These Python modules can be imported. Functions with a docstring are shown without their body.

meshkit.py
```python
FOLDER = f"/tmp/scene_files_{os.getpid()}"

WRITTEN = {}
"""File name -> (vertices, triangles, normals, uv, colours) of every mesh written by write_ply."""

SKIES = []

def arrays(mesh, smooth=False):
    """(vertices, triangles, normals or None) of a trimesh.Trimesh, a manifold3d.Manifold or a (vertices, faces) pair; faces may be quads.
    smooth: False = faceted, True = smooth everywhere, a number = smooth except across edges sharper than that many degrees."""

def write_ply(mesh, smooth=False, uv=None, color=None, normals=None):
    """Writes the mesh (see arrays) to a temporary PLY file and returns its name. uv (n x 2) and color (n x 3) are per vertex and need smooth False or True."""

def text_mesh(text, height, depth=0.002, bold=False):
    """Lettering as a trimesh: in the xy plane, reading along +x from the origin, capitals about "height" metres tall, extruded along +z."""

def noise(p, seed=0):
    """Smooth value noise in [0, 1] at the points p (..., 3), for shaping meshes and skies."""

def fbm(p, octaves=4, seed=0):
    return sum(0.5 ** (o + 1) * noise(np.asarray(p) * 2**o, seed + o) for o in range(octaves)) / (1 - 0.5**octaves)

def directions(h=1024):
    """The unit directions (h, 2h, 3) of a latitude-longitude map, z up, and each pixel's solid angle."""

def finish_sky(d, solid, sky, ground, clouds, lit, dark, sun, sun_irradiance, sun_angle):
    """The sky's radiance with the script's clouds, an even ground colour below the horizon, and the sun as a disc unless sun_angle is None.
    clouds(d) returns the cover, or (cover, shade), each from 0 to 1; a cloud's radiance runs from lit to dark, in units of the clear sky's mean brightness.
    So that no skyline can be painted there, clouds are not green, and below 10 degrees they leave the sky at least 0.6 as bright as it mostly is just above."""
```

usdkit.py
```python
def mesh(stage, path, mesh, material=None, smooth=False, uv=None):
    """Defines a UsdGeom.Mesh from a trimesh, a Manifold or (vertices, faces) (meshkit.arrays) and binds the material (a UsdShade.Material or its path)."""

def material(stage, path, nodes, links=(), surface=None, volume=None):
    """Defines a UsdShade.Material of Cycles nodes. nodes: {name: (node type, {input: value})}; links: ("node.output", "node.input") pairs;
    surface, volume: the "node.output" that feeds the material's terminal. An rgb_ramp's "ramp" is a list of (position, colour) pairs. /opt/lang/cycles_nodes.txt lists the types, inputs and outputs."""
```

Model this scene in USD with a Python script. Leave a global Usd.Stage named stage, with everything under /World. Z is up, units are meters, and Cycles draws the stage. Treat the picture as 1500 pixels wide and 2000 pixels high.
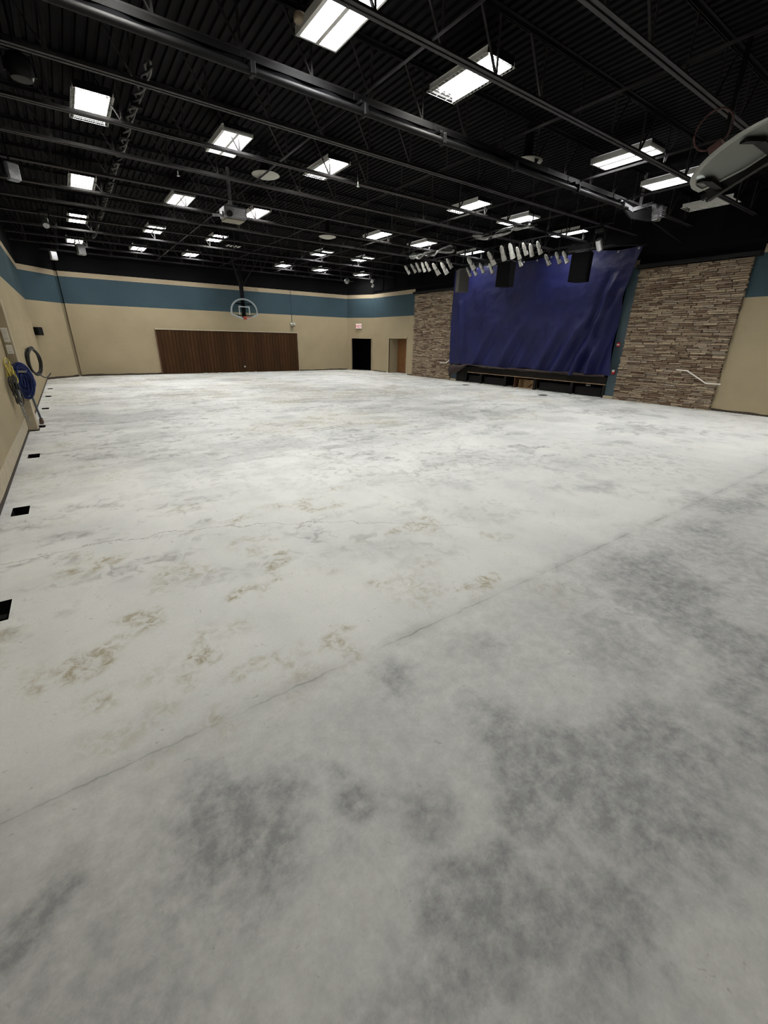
import math, random
import numpy as np, trimesh, usdkit, meshkit
from pxr import Usd, UsdGeom, UsdShade, UsdLux, Gf, Sdf, Vt

random.seed(7)
RNG = np.random.default_rng(7)
stage = Usd.Stage.CreateInMemory()
UsdGeom.SetStageUpAxis(stage, UsdGeom.Tokens.z)
UsdGeom.SetStageMetersPerUnit(stage, 1.0)
UsdGeom.Xform.Define(stage, '/World')

# ------------------------------------------------------------------ camera
F_PX, YAW, PITCH, ROLL = 819.31, math.radians(35.569), math.radians(22.2256), math.radians(1.0737)
cy, sy, cp, sp = math.cos(YAW), math.sin(YAW), math.cos(PITCH), math.sin(PITCH)
fwd = np.array([sy * cp, cy * cp, -sp]); right = np.array([cy, -sy, 0.0]); up = np.cross(right, fwd)
right, up = math.cos(ROLL) * right + math.sin(ROLL) * up, -math.sin(ROLL) * right + math.cos(ROLL) * up
CAM = np.array([0.0, 0.0, 1.96])
cam = UsdGeom.Camera.Define(stage, '/World/camera')
cam.CreateHorizontalApertureAttr(36.0)
cam.CreateVerticalApertureAttr(48.0)
cam.CreateFocalLengthAttr(36.0 * F_PX / 1500)
cam.CreateClippingRangeAttr((0.05, 200.0))
cam.CreateExposureAttr(0.0)
m = np.eye(4); m[0, :3], m[1, :3], m[2, :3], m[3, :3] = right, up, -fwd, CAM
cam.AddTransformOp().Set(Gf.Matrix4d(*m.ravel().tolist()))

LAMP = 74.0          # radiance of the ceiling lamps
LAMP_TINT = (1.0, 1.0, 0.985)

# ------------------------------------------------------------------ room dimensions
XL, XR, XS = -1.04, 17.1, 17.0          # left wall, right wall, face of the stone cladding
YB, YN = 27.33, -3.0                    # far wall, wall behind the camera
Z_BLUE, Z_CAP, Z_TOP, Z_DECK, Z_CHORD = 3.34, 4.50, 4.73, 6.26, 5.50

# ------------------------------------------------------------------ materials
stage.DefinePrim('/World/Looks', 'Scope')
LOOKS = {}


def mat(name, nodes, links, surface='p.BSDF'):
    LOOKS[name] = usdkit.material(stage, '/World/Looks/' + name, nodes, links, surface=surface)
    return LOOKS[name]


def plain(name, color, rough=0.6, metallic=0.0, spec=0.5, vary=0.0, scale=6.0, bump=0.0, **kw):
    nodes = {'p': ('principled_bsdf', {'base_color': color, 'roughness': rough, 'metallic': metallic, 'specular_ior_level': spec, **kw})}
    links = []
    if vary or bump:
        nodes['g'] = ('geometry', {})
        nodes['n'] = ('noise_texture', {'scale': scale, 'detail': 5.0, 'roughness': 0.6})
        links += [('g.position', 'n.vector')]
    if vary:
        c = np.array(color)
        nodes['r'] = ('rgb_ramp', {'ramp': [(0.25, tuple(c * (1 - vary))), (0.75, tuple(np.minimum(c * (1 + vary), 1)))]})
        links += [('n.fac', 'r.fac'), ('r.color', 'p.base_color')]
    if bump:
        nodes['b'] = ('bump', {'strength': bump, 'distance': 0.02})
        links += [('n.fac', 'b.height'), ('b.normal', 'p.normal')]
    return mat(name, nodes, links)


def emit(name, color, strength):
    return mat(name, {'e': ('emission', {'color': color, 'strength': strength})}, [], 'e.emission')


def emit_down(name, color, strength, low=0.12, power=1.4):
    # prismatic lens / louver: the light leaves mostly downward and falls off towards the horizontal
    return mat(name, {'g': ('geometry', {}), 's': ('separate_xyz', {}), 'n': ('math', {'math_type': 'multiply', 'value2': -1.0, 'use_clamp': True}), 'w': ('math', {'math_type': 'power', 'value2': power}),
                      'r': ('map_range', {'from_min': 0.0, 'from_max': 1.0, 'to_min': strength * low, 'to_max': strength}), 'e': ('emission', {'color': color})},
               [('g.incoming', 's.vector'), ('s.z', 'n.value1'), ('n.value', 'w.value1'), ('w.value', 'r.value'), ('r.result', 'e.strength')], 'e.emission')


TAN, BLUE, CAPC, BLK = (0.352, 0.290, 0.188), (0.046, 0.076, 0.092), (0.40, 0.325, 0.225), (0.0052, 0.0052, 0.0058)


def wall_paint(name, blockwork=True):
    nodes = {'g': ('geometry', {}), 's': ('separate_xyz', {}),
             'mz': ('map_range', {'from_min': 0.0, 'from_max': 8.0, 'to_min': 0.0, 'to_max': 1.0, 'clamp': True}),
             'r': ('rgb_ramp', {'interpolate': False, 'ramp': [(0.0, TAN), (Z_BLUE / 8, BLUE), (Z_CAP / 8, CAPC), (Z_TOP / 8, BLK)]}),
             'n': ('noise_texture', {'scale': 0.9, 'detail': 5.0}),
             'nr': ('map_range', {'from_min': 0.3, 'from_max': 0.7, 'to_min': 0.93, 'to_max': 1.05}),
             'mul': ('vector_math', {'math_type': 'scale'}),
             'p': ('principled_bsdf', {'roughness': 0.75, 'specular_ior_level': 0.06})}
    links = [('g.position', 's.vector'), ('s.z', 'mz.value'), ('mz.result', 'r.fac'), ('g.position', 'n.vector'), ('n.fac', 'nr.value'),
             ('r.color', 'mul.vector1'), ('nr.result', 'mul.scale'), ('mul.vector', 'p.base_color')]
    # painted concrete block: recessed courses every 0.2 m, faint
    nodes['a'] = ('math', {'math_type': 'add'}); links += [('s.x', 'a.value1'), ('s.y', 'a.value2')]
    nodes['c'] = ('combine_xyz', {}); links += [('a.value', 'c.x'), ('s.z', 'c.y')]
    nodes['bk'] = ('brick_texture', {'color1': (1, 1, 1), 'color2': (1, 1, 1), 'mortar': (0, 0, 0), 'scale': 1.0, 'mortar_size': 0.006, 'mortar_smooth': 0.4, 'brick_width': 0.4, 'row_height': 0.2})
    nodes['bp'] = ('bump', {'strength': 0.35, 'distance': 0.006})
    links += [('c.vector', 'bk.vector'), ('bk.color', 'bp.height'), ('bp.normal', 'p.normal')]
    return mat(name, nodes, links)


PAINT = wall_paint('painted_block_wall')
BLUE_PAINT = plain('blue_paint', BLUE, 0.6, vary=0.06, scale=2)
TAN_PAINT = plain('tan_paint', TAN, 0.6, vary=0.05, scale=2)
CREAM_PAINT = plain('cream_paint', (0.42, 0.36, 0.25), 0.6, vary=0.08, scale=4)
PALE_BAND = plain('bare_pale_plaster', (0.42, 0.36, 0.26), 0.8, vary=0.15, scale=9)
GLUE = plain('dark_glue_residue', (0.045, 0.032, 0.022), 0.85, vary=0.5, scale=14)
BLACK_PAINT = plain('black_ceiling_paint', (0.0066, 0.0064, 0.0067), 0.7, spec=0.05, vary=0.3, scale=3)
BLACK_STEEL = plain('black_painted_steel', (0.0075, 0.0073, 0.0078), 0.55, spec=0.15, vary=0.35, scale=5)
CHORD_STEEL = plain('dusty_black_steel', (0.034, 0.0325, 0.033), 0.5, spec=0.2, vary=0.35, scale=4)
BLACK_DRAPE = plain('black_wall_panel', (0.0042, 0.0042, 0.0050), 0.95, spec=0.05)
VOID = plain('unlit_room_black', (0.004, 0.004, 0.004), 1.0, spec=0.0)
WHITE_METAL = plain('white_enamel', (0.75, 0.75, 0.72), 0.4)
OFF_LAMP = plain('unlit_lamp_glass', (0.62, 0.61, 0.56), 0.35)
GREY_METAL = plain('grey_metal', (0.30, 0.30, 0.31), 0.35, metallic=0.6, vary=0.3, scale=12)
SILVER = plain('silver_metal', (0.62, 0.62, 0.64), 0.3, metallic=0.8, vary=0.25, scale=20)
CAN_GREY = plain('stage_lamp_grey', (0.30, 0.29, 0.26), 0.4, vary=0.3, scale=14)
CAN_PALE = plain('stage_lamp_pale', (0.55, 0.54, 0.50), 0.35, vary=0.2, scale=14)
BLACK_PLASTIC = plain('black_plastic', (0.008, 0.008, 0.008), 0.5, spec=0.2)
DARK_PLASTIC = plain('charcoal_plastic', (0.013, 0.0125, 0.0125), 0.6, spec=0.12, vary=0.2)
SPEAKER_BLACK = plain('speaker_black', (0.0065, 0.0065, 0.007), 0.8, spec=0.08, vary=0.15, scale=30)
SPEAKER_GREY = plain('speaker_side_grey', (0.075, 0.072, 0.065), 0.7, vary=0.1, scale=10)
DISC_WHITE = plain('diffuser_white', (0.42, 0.41, 0.36), 0.6, vary=0.06)
WOOD_DOOR = plain('varnished_door_wood', (0.17, 0.075, 0.025), 0.4, vary=0.3, scale=5)
PLYWOOD = plain('bare_plywood', (0.42, 0.28, 0.14), 0.7, vary=0.25, scale=7)
REDWOOD = plain('dark_red_wood', (0.10, 0.04, 0.02), 0.6, vary=0.3)
RED = plain('red_plastic', (0.45, 0.02, 0.02), 0.4)
ORANGE_RIM = plain('orange_rim_paint', (0.42, 0.075, 0.035), 0.4)
DARK_RED = plain('dull_red_paint', (0.055, 0.016, 0.012), 0.6, vary=0.2)
WHITE_PLASTIC = plain('white_plastic', (0.68, 0.66, 0.60), 0.4)
SIGN_RED = plain('sign_red_print', (0.6, 0.03, 0.03), 0.5)
BLUE_CORD = plain('blue_cord', (0.012, 0.03, 0.16), 0.5, vary=0.5, scale=40)
YELLOW_CORD = plain('yellow_cord', (0.42, 0.34, 0.06), 0.55, vary=0.3, scale=20)
BLACK_CORD = plain('black_cord', (0.015, 0.015, 0.015), 0.5)
TAPE_GREY = plain('grey_cable_sleeve', (0.30, 0.30, 0.29), 0.45, vary=0.5, scale=14)
LOOM_GREY = plain('dull_loom_sleeve', (0.085, 0.085, 0.08), 0.5, vary=0.6, scale=6)
HANDLE_STEEL = plain('blue_grey_handle', (0.10, 0.12, 0.16), 0.4)
BRISTLE = plain('broom_bristle', (0.10, 0.07, 0.05), 0.9)
NET = plain('cotton_net', (0.55, 0.54, 0.50), 0.9)
RAIL_WHITE = plain('white_handrail', (0.72, 0.69, 0.62), 0.4)
FASCIA = plain('charcoal_stage_fascia', (0.017, 0.0145, 0.0125), 0.7, spec=0.1, vary=0.25, scale=4)
BROWN_SHEET = plain('brown_tarp_back', (0.040, 0.028, 0.026), 0.6, spec=0.2, vary=0.4, scale=6)
DEBRIS = plain('crumpled_paper', (0.55, 0.53, 0.50), 0.8)
LENS = emit_down('lit_lamp_lens', LAMP_TINT, LAMP)
TUBE = emit_down('lit_lamp_tube', (1.0, 0.99, 0.93), LAMP * 2.1)
SIGN_GLOW = emit('lit_sign_face', (1.0, 0.80, 0.76), 0.75)

# deck: corrugated, black
# wood plank variants for the folding partition
PLANKS = []
for i, k in enumerate((0.85, 1.0, 1.12, 0.94)):
    c = np.array((0.050, 0.0225, 0.0082)) * k
    PLANKS.append(mat(f'partition_wood_{i}', {
        'g': ('geometry', {}), 'mp': ('mapping', {'scale': (14.0, 14.0, 0.9)}), 'n': ('noise_texture', {'scale': 2.0, 'detail': 6.0, 'distortion': 0.6}),
        'r': ('rgb_ramp', {'ramp': [(0.3, tuple(c * 0.65)), (0.7, tuple(c * 1.3))]}),
        'p': ('principled_bsdf', {'roughness': 0.6, 'specular_ior_level': 0.12})},
        [('g.position', 'mp.vector'), ('mp.vector', 'n.vector'), ('n.fac', 'r.fac'), ('r.color', 'p.base_color')]))
# stacked ledge stone: several tones
STONES = []
for i, c in enumerate([(0.23, 0.175, 0.125), (0.31, 0.25, 0.18), (0.16, 0.115, 0.08), (0.26, 0.215, 0.17), (0.38, 0.31, 0.225), (0.13, 0.082, 0.052)]):
    STONES.append(plain(f'ledge_stone_{i}', tuple(np.array(c) * np.array([1.02, 0.99, 0.93])), 0.85, vary=0.3, scale=16, bump=0.5))
MORTAR = plain('stone_backing', (0.035, 0.026, 0.019), 0.95)
# blue woven tarpaulin
mat('blue_tarpaulin', {
    'g': ('geometry', {}), 'n': ('noise_texture', {'scale': 0.9, 'detail': 6.0}), 'n2': ('noise_texture', {'scale': 7.0, 'detail': 4.0}),
    'r': ('rgb_ramp', {'ramp': [(0.3, (0.0068, 0.0085, 0.048)), (0.7, (0.0108, 0.0130, 0.078))]}),
    'b': ('bump', {'strength': 0.35, 'distance': 0.03}),
    'p': ('principled_bsdf', {'roughness': 0.5, 'specular_ior_level': 0.25})},
    [('g.position', 'n.vector'), ('g.position', 'n2.vector'), ('n.fac', 'r.fac'), ('r.color', 'p.base_color'), ('n2.fac', 'b.height'), ('b.normal', 'p.normal')])
# clear acrylic backboard panes
mat('clear_acrylic', {'t': ('transparent_bsdf', {'color': (0.86, 0.90, 0.90)}), 'g': ('glossy_bsdf', {'roughness': 0.08}), 'f': ('fresnel', {'IOR': 1.5}), 'm': ('mix_closure', {})},
    [('f.fac', 'm.fac'), ('t.BSDF', 'm.closure1'), ('g.BSDF', 'm.closure2')], 'm.closure')
mat('hazy_acrylic', {'t': ('transparent_bsdf', {'color': (0.80, 0.83, 0.80)}), 'd': ('principled_bsdf', {'base_color': (0.155, 0.168, 0.150), 'roughness': 0.35}), 'm': ('mix_closure', {'fac': 0.85})},
    [('t.BSDF', 'm.closure1'), ('d.BSDF', 'm.closure2')], 'm.closure')

# concrete floor: colour from vertex stains (placed where the slab is stained), grain from noise
mat('ground_concrete', {
    'g': ('geometry', {}), 's': ('separate_xyz', {}), 'at': ('attribute', {'attribute': 'stain'}), 'sa': ('separate_color', {}),
    'nb': ('noise_texture', {'scale': 1.1, 'detail': 7.0, 'roughness': 0.62, 'distortion': 0.5}),
    'base': ('rgb_ramp', {'ramp': [(0.25, (0.615, 0.622, 0.612)), (0.5, (0.70, 0.703, 0.682)), (0.78, (0.765, 0.762, 0.728))]}),
    'nf': ('noise_texture', {'scale': 55.0, 'detail': 4.0, 'roughness': 0.7}), 'nfr': ('map_range', {'from_min': 0.3, 'from_max': 0.7, 'to_min': 0.95, 'to_max': 1.05}),
    'ng': ('noise_texture', {'scale': 11.0, 'detail': 6.0, 'roughness': 0.7}), 'ngr': ('map_range', {'from_min': 0.3, 'from_max': 0.7, 'to_min': 0.55, 'to_max': 1.38}),
    'gm': ('math', {'math_type': 'multiply', 'use_clamp': True}), 'bm': ('math', {'math_type': 'multiply', 'use_clamp': True}),
    'nk': ('noise_texture', {'scale': 6.5, 'detail': 5.0, 'roughness': 0.6, 'distortion': 0.8}), 'nkr': ('map_range', {'from_min': 0.50, 'from_max': 0.60, 'to_min': 0.0, 'to_max': 1.0, 'clamp': True}), 'km': ('math', {'math_type': 'multiply', 'use_clamp': True}),
    'nq': ('noise_texture', {'scale': 13.0, 'detail': 6.0, 'roughness': 0.68, 'distortion': 0.6}), 'nqr': ('map_range', {'from_min': 0.44, 'from_max': 0.62, 'to_min': 0.12, 'to_max': 1.35, 'clamp': True}), 'mk': ('mix', {'color2': (0.31, 0.31, 0.30)}),
    'nl': ('noise_texture', {'scale': 1.0, 'detail': 3.0}), 'nlm': ('mapping', {'scale': (2.6, 0.10, 1.0)}), 'nlr': ('map_range', {'from_min': 0.3, 'from_max': 0.7, 'to_min': 0.965, 'to_max': 1.03}), 'sl': ('math', {'math_type': 'multiply'}),
    'mg': ('mix', {'color2': (0.265, 0.270, 0.275)}), 'mb': ('mix', {'color2': (0.36, 0.315, 0.205)}),
    'fl': ('noise_texture', {'scale': 16.0, 'detail': 3.0, 'roughness': 0.6, 'distortion': 1.5}), 'flr': ('map_range', {'from_min': 0.665, 'from_max': 0.74, 'to_min': 0.0, 'to_max': 0.55, 'clamp': True}),
    'mf': ('mix', {'color2': (0.30, 0.28, 0.235)}),
    # control joint across the slab
    'nj': ('noise_texture', {'scale': 9.0, 'detail': 5.0}), 'nj2': ('noise_texture', {'scale': 2.1, 'detail': 3.0}),
    'jo': ('map_range', {'from_min': 0.0, 'from_max': 1.0, 'to_min': -1.92, 'to_max': -1.86}),
    'jd': ('math', {'math_type': 'add'}), 'ja': ('math', {'math_type': 'absolute'}),
    'jl': ('map_range', {'from_min': 0.0035, 'from_max': 0.011, 'to_min': 0.62, 'to_max': 0.0, 'clamp': True}),
    'jh': ('map_range', {'from_min': 0.0, 'from_max': 0.09, 'to_min': 0.30, 'to_max': 0.0, 'clamp': True}),
    'jk': ('map_range', {'from_min': 0.38, 'from_max': 0.62, 'to_min': 0.15, 'to_max': 1.0, 'clamp': True}),
    'jm': ('math', {'math_type': 'maximum'}), 'jm2': ('math', {'math_type': 'multiply'}),
    'mj': ('mix', {'color2': (0.16, 0.16, 0.155)}),
    # wandering crack
    'cx2': ('math', {'math_type': 'multiply'}), 'c1': ('math', {'math_type': 'multiply_add', 'value2': 0.13}), 'c2': ('math', {'math_type': 'multiply_add', 'value2': 0.09}),
    'nc': ('noise_texture', {'scale': 3.0, 'detail': 6.0, 'roughness': 0.65}), 'nco': ('map_range', {'from_min': 0.0, 'from_max': 1.0, 'to_min': -4.98, 'to_max': -4.52}),
    'cs': ('math', {'math_type': 'add'}), 'ca': ('math', {'math_type': 'absolute'}),
    'cl': ('map_range', {'from_min': 0.004, 'from_max': 0.012, 'to_min': 0.55, 'to_max': 0.0, 'clamp': True}),
    'cf': ('map_range', {'from_min': 2.9, 'from_max': 3.6, 'to_min': 1.0, 'to_max': 0.0, 'clamp': True}), 'cm': ('math', {'math_type': 'multiply'}),
    'mc': ('mix', {'color2': (0.22, 0.20, 0.17)}),
    'sc': ('vector_math', {'math_type': 'scale'}),
    'b': ('bump', {'strength': 0.12, 'distance': 0.004}),
    'p': ('principled_bsdf', {'roughness': 0.62, 'specular_ior_level': 0.35})},
    [('g.position', 's.vector'), ('at.color', 'sa.color'), ('g.position', 'nb.vector'), ('nb.fac', 'base.fac'),
     ('g.position', 'nf.vector'), ('nf.fac', 'nfr.value'), ('g.position', 'ng.vector'), ('ng.fac', 'ngr.value'),
     ('sa.r', 'gm.value1'), ('ngr.result', 'gm.value2'), ('sa.g', 'bm.value1'), ('g.position', 'nq.vector'), ('nq.fac', 'nqr.value'), ('nqr.result', 'bm.value2'), ('g.position', 'nk.vector'), ('nk.fac', 'nkr.value'), ('nkr.result', 'km.value1'), ('sa.b', 'km.value2'), ('g.position', 'nlm.vector'), ('nlm.vector', 'nl.vector'), ('nl.fac', 'nlr.value'), ('nlr.result', 'sl.value1'), ('nfr.result', 'sl.value2'),
     ('base.color', 'mg.color1'), ('gm.value', 'mg.fac'), ('mg.color', 'mk.color1'), ('km.value', 'mk.fac'), ('mk.color', 'mb.color1'), ('bm.value', 'mb.fac'),
     ('g.position', 'fl.vector'), ('fl.fac', 'flr.value'), ('mb.color', 'mf.color1'), ('flr.result', 'mf.fac'),
     ('g.position', 'nj.vector'), ('g.position', 'nj2.vector'), ('nj.fac', 'jo.value'), ('s.y', 'jd.value1'), ('jo.result', 'jd.value2'), ('jd.value', 'ja.value1'),
     ('ja.value', 'jl.value'), ('ja.value', 'jh.value'), ('jl.result', 'jm.value1'), ('jh.result', 'jm.value2'), ('nj2.fac', 'jk.value'), ('jm.value', 'jm2.value1'), ('jk.result', 'jm2.value2'),
     ('mf.color', 'mj.color1'), ('jm2.value', 'mj.fac'),
     ('s.x', 'cx2.value1'), ('s.x', 'cx2.value2'), ('cx2.value', 'c1.value1'), ('s.y', 'c1.value3'), ('s.x', 'c2.value1'), ('c1.value', 'c2.value3'),
     ('g.position', 'nc.vector'), ('nc.fac', 'nco.value'), ('c2.value', 'cs.value1'), ('nco.result', 'cs.value2'), ('cs.value', 'ca.value1'), ('ca.value', 'cl.value'),
     ('s.x', 'cf.value'), ('cl.result', 'cm.value1'), ('cf.result', 'cm.value2'), ('mj.color', 'mc.color1'), ('cm.value', 'mc.fac'),
     ('mc.color', 'sc.vector1'), ('sl.value', 'sc.scale'), ('sc.vector', 'p.base_color'), ('nf.fac', 'b.height'), ('b.normal', 'p.normal')])

# ------------------------------------------------------------------ naming and mesh helpers
USED = {}


def numbered(parent, name):
    k = (parent, name)
    n = USED.get(k, 0)
    USED[k] = n + 1
    return f'{parent}/{name}' + (f'_{n:03d}' if n else '')


def tag(prim, label=None, cat=None, group=None, kind=None):
    prim = prim.GetPrim() if hasattr(prim, 'GetPrim') else prim
    for k, v in (('label', label), ('category', cat), ('group', group), ('kind', kind)):
        if v:
            prim.SetCustomDataByKey(k, v)
    return prim


def thing(name, label=None, cat=None, loc=(0, 0, 0), rotz=0.0, group=None, kind=None):
    x = UsdGeom.Xform.Define(stage, numbered('/World', name))
    x.AddTranslateOp().Set(Gf.Vec3d(*map(float, loc)))
    x.AddRotateZOp().Set(math.degrees(rotz))
    return tag(x, label, cat, group, kind)


def obj(name, mesh, material, parent=None, smooth=False, label=None, kind=None, cat=None, group=None):
    base = '/World' if parent is None else str(parent.GetPath())
    p = usdkit.mesh(stage, numbered(base, name), mesh, LOOKS[material] if isinstance(material, str) else material, smooth=smooth)
    return tag(p, label, cat, group, kind)


def dup(root, loc, rotz=0.0, label=None, group=None, cat=None):
    was = root.GetCustomData()
    name = root.GetName().rstrip('0123456789').rstrip('_') if root.GetName()[-3:].isdigit() else root.GetName()
    r = thing(name, label or was.get('label'), cat or was.get('category'), loc, rotz, group or was.get('group'), was.get('kind'))
    r.GetReferences().AddInternalReference(root.GetPath())
    x = UsdGeom.Xformable(r)
    r.SetInstanceable(True)
    return r


def cat_(*ms):
    return trimesh.util.concatenate([m for m in ms])


def box(c, s, bevel=0.0):
    b = trimesh.creation.box(s) if not bevel else chamfered(s, bevel)
    b.apply_translation(c)
    return b


def chamfered(s, e):
    s = np.array(s, float) / 2
    e = min(e, *(s * 0.45))
    pts = []
    for sx in (-1, 1):
        for sy_ in (-1, 1):
            for sz in (-1, 1):
                g = np.array([sx, sy_, sz])
                for k in range(3):
                    q = s - e
                    q[k] = s[k]
                    pts.append(g * q)
    return trimesh.convex.convex_hull(np.array(pts))


def span(a, b):
    a, b = np.minimum(a, b), np.maximum(a, b)
    return box((a + b) / 2, b - a)


def bar(a, b, w, h=None):
    """A box from a to b of section w x h."""
    a, b = np.array(a, float), np.array(b, float)
    d = b - a
    L = np.linalg.norm(d)
    d /= L
    u = np.cross(d, [0, 0, 1.0])
    u = np.array([1.0, 0, 0]) if np.linalg.norm(u) < 1e-6 else u / np.linalg.norm(u)
    v = np.cross(d, u)
    bx = trimesh.creation.box((w, h or w, L))
    T = np.eye(4)
    T[:3, 0], T[:3, 1], T[:3, 2], T[:3, 3] = u, v, d, (a + b) / 2
    if np.linalg.det(T[:3, :3]) < 0:
        T[:3, 0] *= -1
    bx.apply_transform(T)
    return bx


def rod(a, b, r, n=10):
    return trimesh.creation.cylinder(r, segment=[np.array(a, float), np.array(b, float)], sections=n)


def tube(points, r, n=8, closed=False):
    P = np.asarray(points, float)
    t = (np.roll(P, -1, 0) - np.roll(P, 1, 0)) if closed else np.gradient(P, axis=0)
    t /= np.linalg.norm(t, axis=1, keepdims=True) + 1e-12
    ref = np.array([0.0, 0, 1.0]) if abs(t[:, 2]).mean() < 0.8 else np.array([1.0, 0, 0])
    a = np.cross(t, ref)
    a /= np.linalg.norm(a, axis=1, keepdims=True) + 1e-9
    b = np.cross(t, a)
    r = np.broadcast_to(r, (len(P),))[:, None, None]
    ang = np.arange(n) * 2 * np.pi / n
    V = P[:, None] + r * (np.cos(ang)[None, :, None] * a[:, None] + np.sin(ang)[None, :, None] * b[:, None])
    m_ = len(P)
    F = []
    for i in range(m_ if closed else m_ - 1):
        for j in range(n):
            i2, j2 = (i + 1) % m_, (j + 1) % n
            F += [[i * n + j, i2 * n + j, i2 * n + j2], [i * n + j, i2 * n + j2, i * n + j2]]
    V = V.reshape(-1, 3)
    if not closed:
        c0, c1 = len(V), len(V) + 1
        V = np.vstack([V, P[0], P[-1]])
        for j in range(n):
            F += [[c0, j, (j + 1) % n], [c1, (m_ - 1) * n + (j + 1) % n, (m_ - 1) * n + j]]
    return trimesh.Trimesh(V, np.array(F), process=False)


def lathe(profile, n=28):
    return trimesh.creation.revolve(np.array(profile, float), sections=n)


def prism(poly, T, depth):
    """shapely polygon in a local plane, extruded by depth along the local normal, placed by the 4x4 T."""
    mm = trimesh.creation.extrude_polygon(poly, depth, engine='earcut')
    mm.apply_transform(T)
    return mm


def frame(origin, ex, ey):
    ex, ey = np.array(ex, float), np.array(ey, float)
    ex /= np.linalg.norm(ex)
    ey -= ex * (ex @ ey)
    ey /= np.linalg.norm(ey)
    T = np.eye(4)
    T[:3, 0], T[:3, 1], T[:3, 2], T[:3, 3] = ex, ey, np.cross(ex, ey), origin
    return T


from shapely.geometry import Polygon, box as sbox, LineString, Point
from shapely.ops import unary_union


def wall_slab(a, b, z0, z1, thick, holes=()):
    """A wall from a to b (plan), thickness to its right-hand outer side; holes in (s0, z0, s1, z1)."""
    a, b = np.array(a, float), np.array(b, float)
    L = np.linalg.norm(b - a)
    poly = sbox(0, z0, L, z1)
    for h in holes:
        poly = poly.difference(sbox(*h))
    d = (b - a) / L
    T = frame((*a, 0), (*d, 0), (0, 0, 1))
    return prism(poly, T, thick)


# ------------------------------------------------------------------ FLOOR
HOLE_Y = [3.85, 6.28, 9.30, 12.40, 15.50, 18.65, 21.30]
HX0, HX1, HL = -0.93, -0.765, 0.16


def floor_mesh():
    xs = set(np.round(np.arange(XL, XR + 1.9, 0.045), 4)) | {HX0, HX1}
    xs = np.array(sorted(xs))
    ys, y = [], YN
    while y < YB + 1.6:
        ys.append(y)
        y += 0.026 if y < 2.6 else 0.03 + 0.010 * max(y - 2.6, 0)
    for h in HOLE_Y:
        ys += [h - HL, h + HL]
    ys = np.array(sorted(ys))
    X, Y = np.meshgrid(xs, ys)
    n, m_ = len(xs), len(ys)
    V = np.stack([X.ravel(), Y.ravel(), np.zeros(X.size)], 1)
    i, j = np.meshgrid(np.arange(m_ - 1), np.arange(n - 1), indexing='ij')
    cx, cyy = (xs[j] + xs[j + 1]) / 2, (ys[i] + ys[i + 1]) / 2
    keep = np.ones(cx.shape, bool)
    for h in HOLE_Y:
        keep &= ~((cx > HX0) & (cx < HX1) & (cyy > h - HL) & (cyy < h + HL))
    i, j = i[keep], j[keep]
    a = i * n + j
    F = np.vstack([np.stack([a, a + 1, a + n + 1], 1), np.stack([a, a + n + 1, a + n], 1)])
    return V, F


def sstep(x, a, b):
    t = np.clip((x - a) / (b - a), 0, 1)
    return t * t * (3 - 2 * t)


FV, FF = floor_mesh()
P2 = FV.copy()
warp = np.stack([meshkit.fbm(P2 * 2.3 + 5, 4, 11) - 0.5, meshkit.fbm(P2 * 2.3 + 9, 4, 21) - 0.5, np.zeros(len(P2))], 1)
Pw = P2 + warp * 0.42
fx, fy = P2[:, 0], P2[:, 1]
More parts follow.
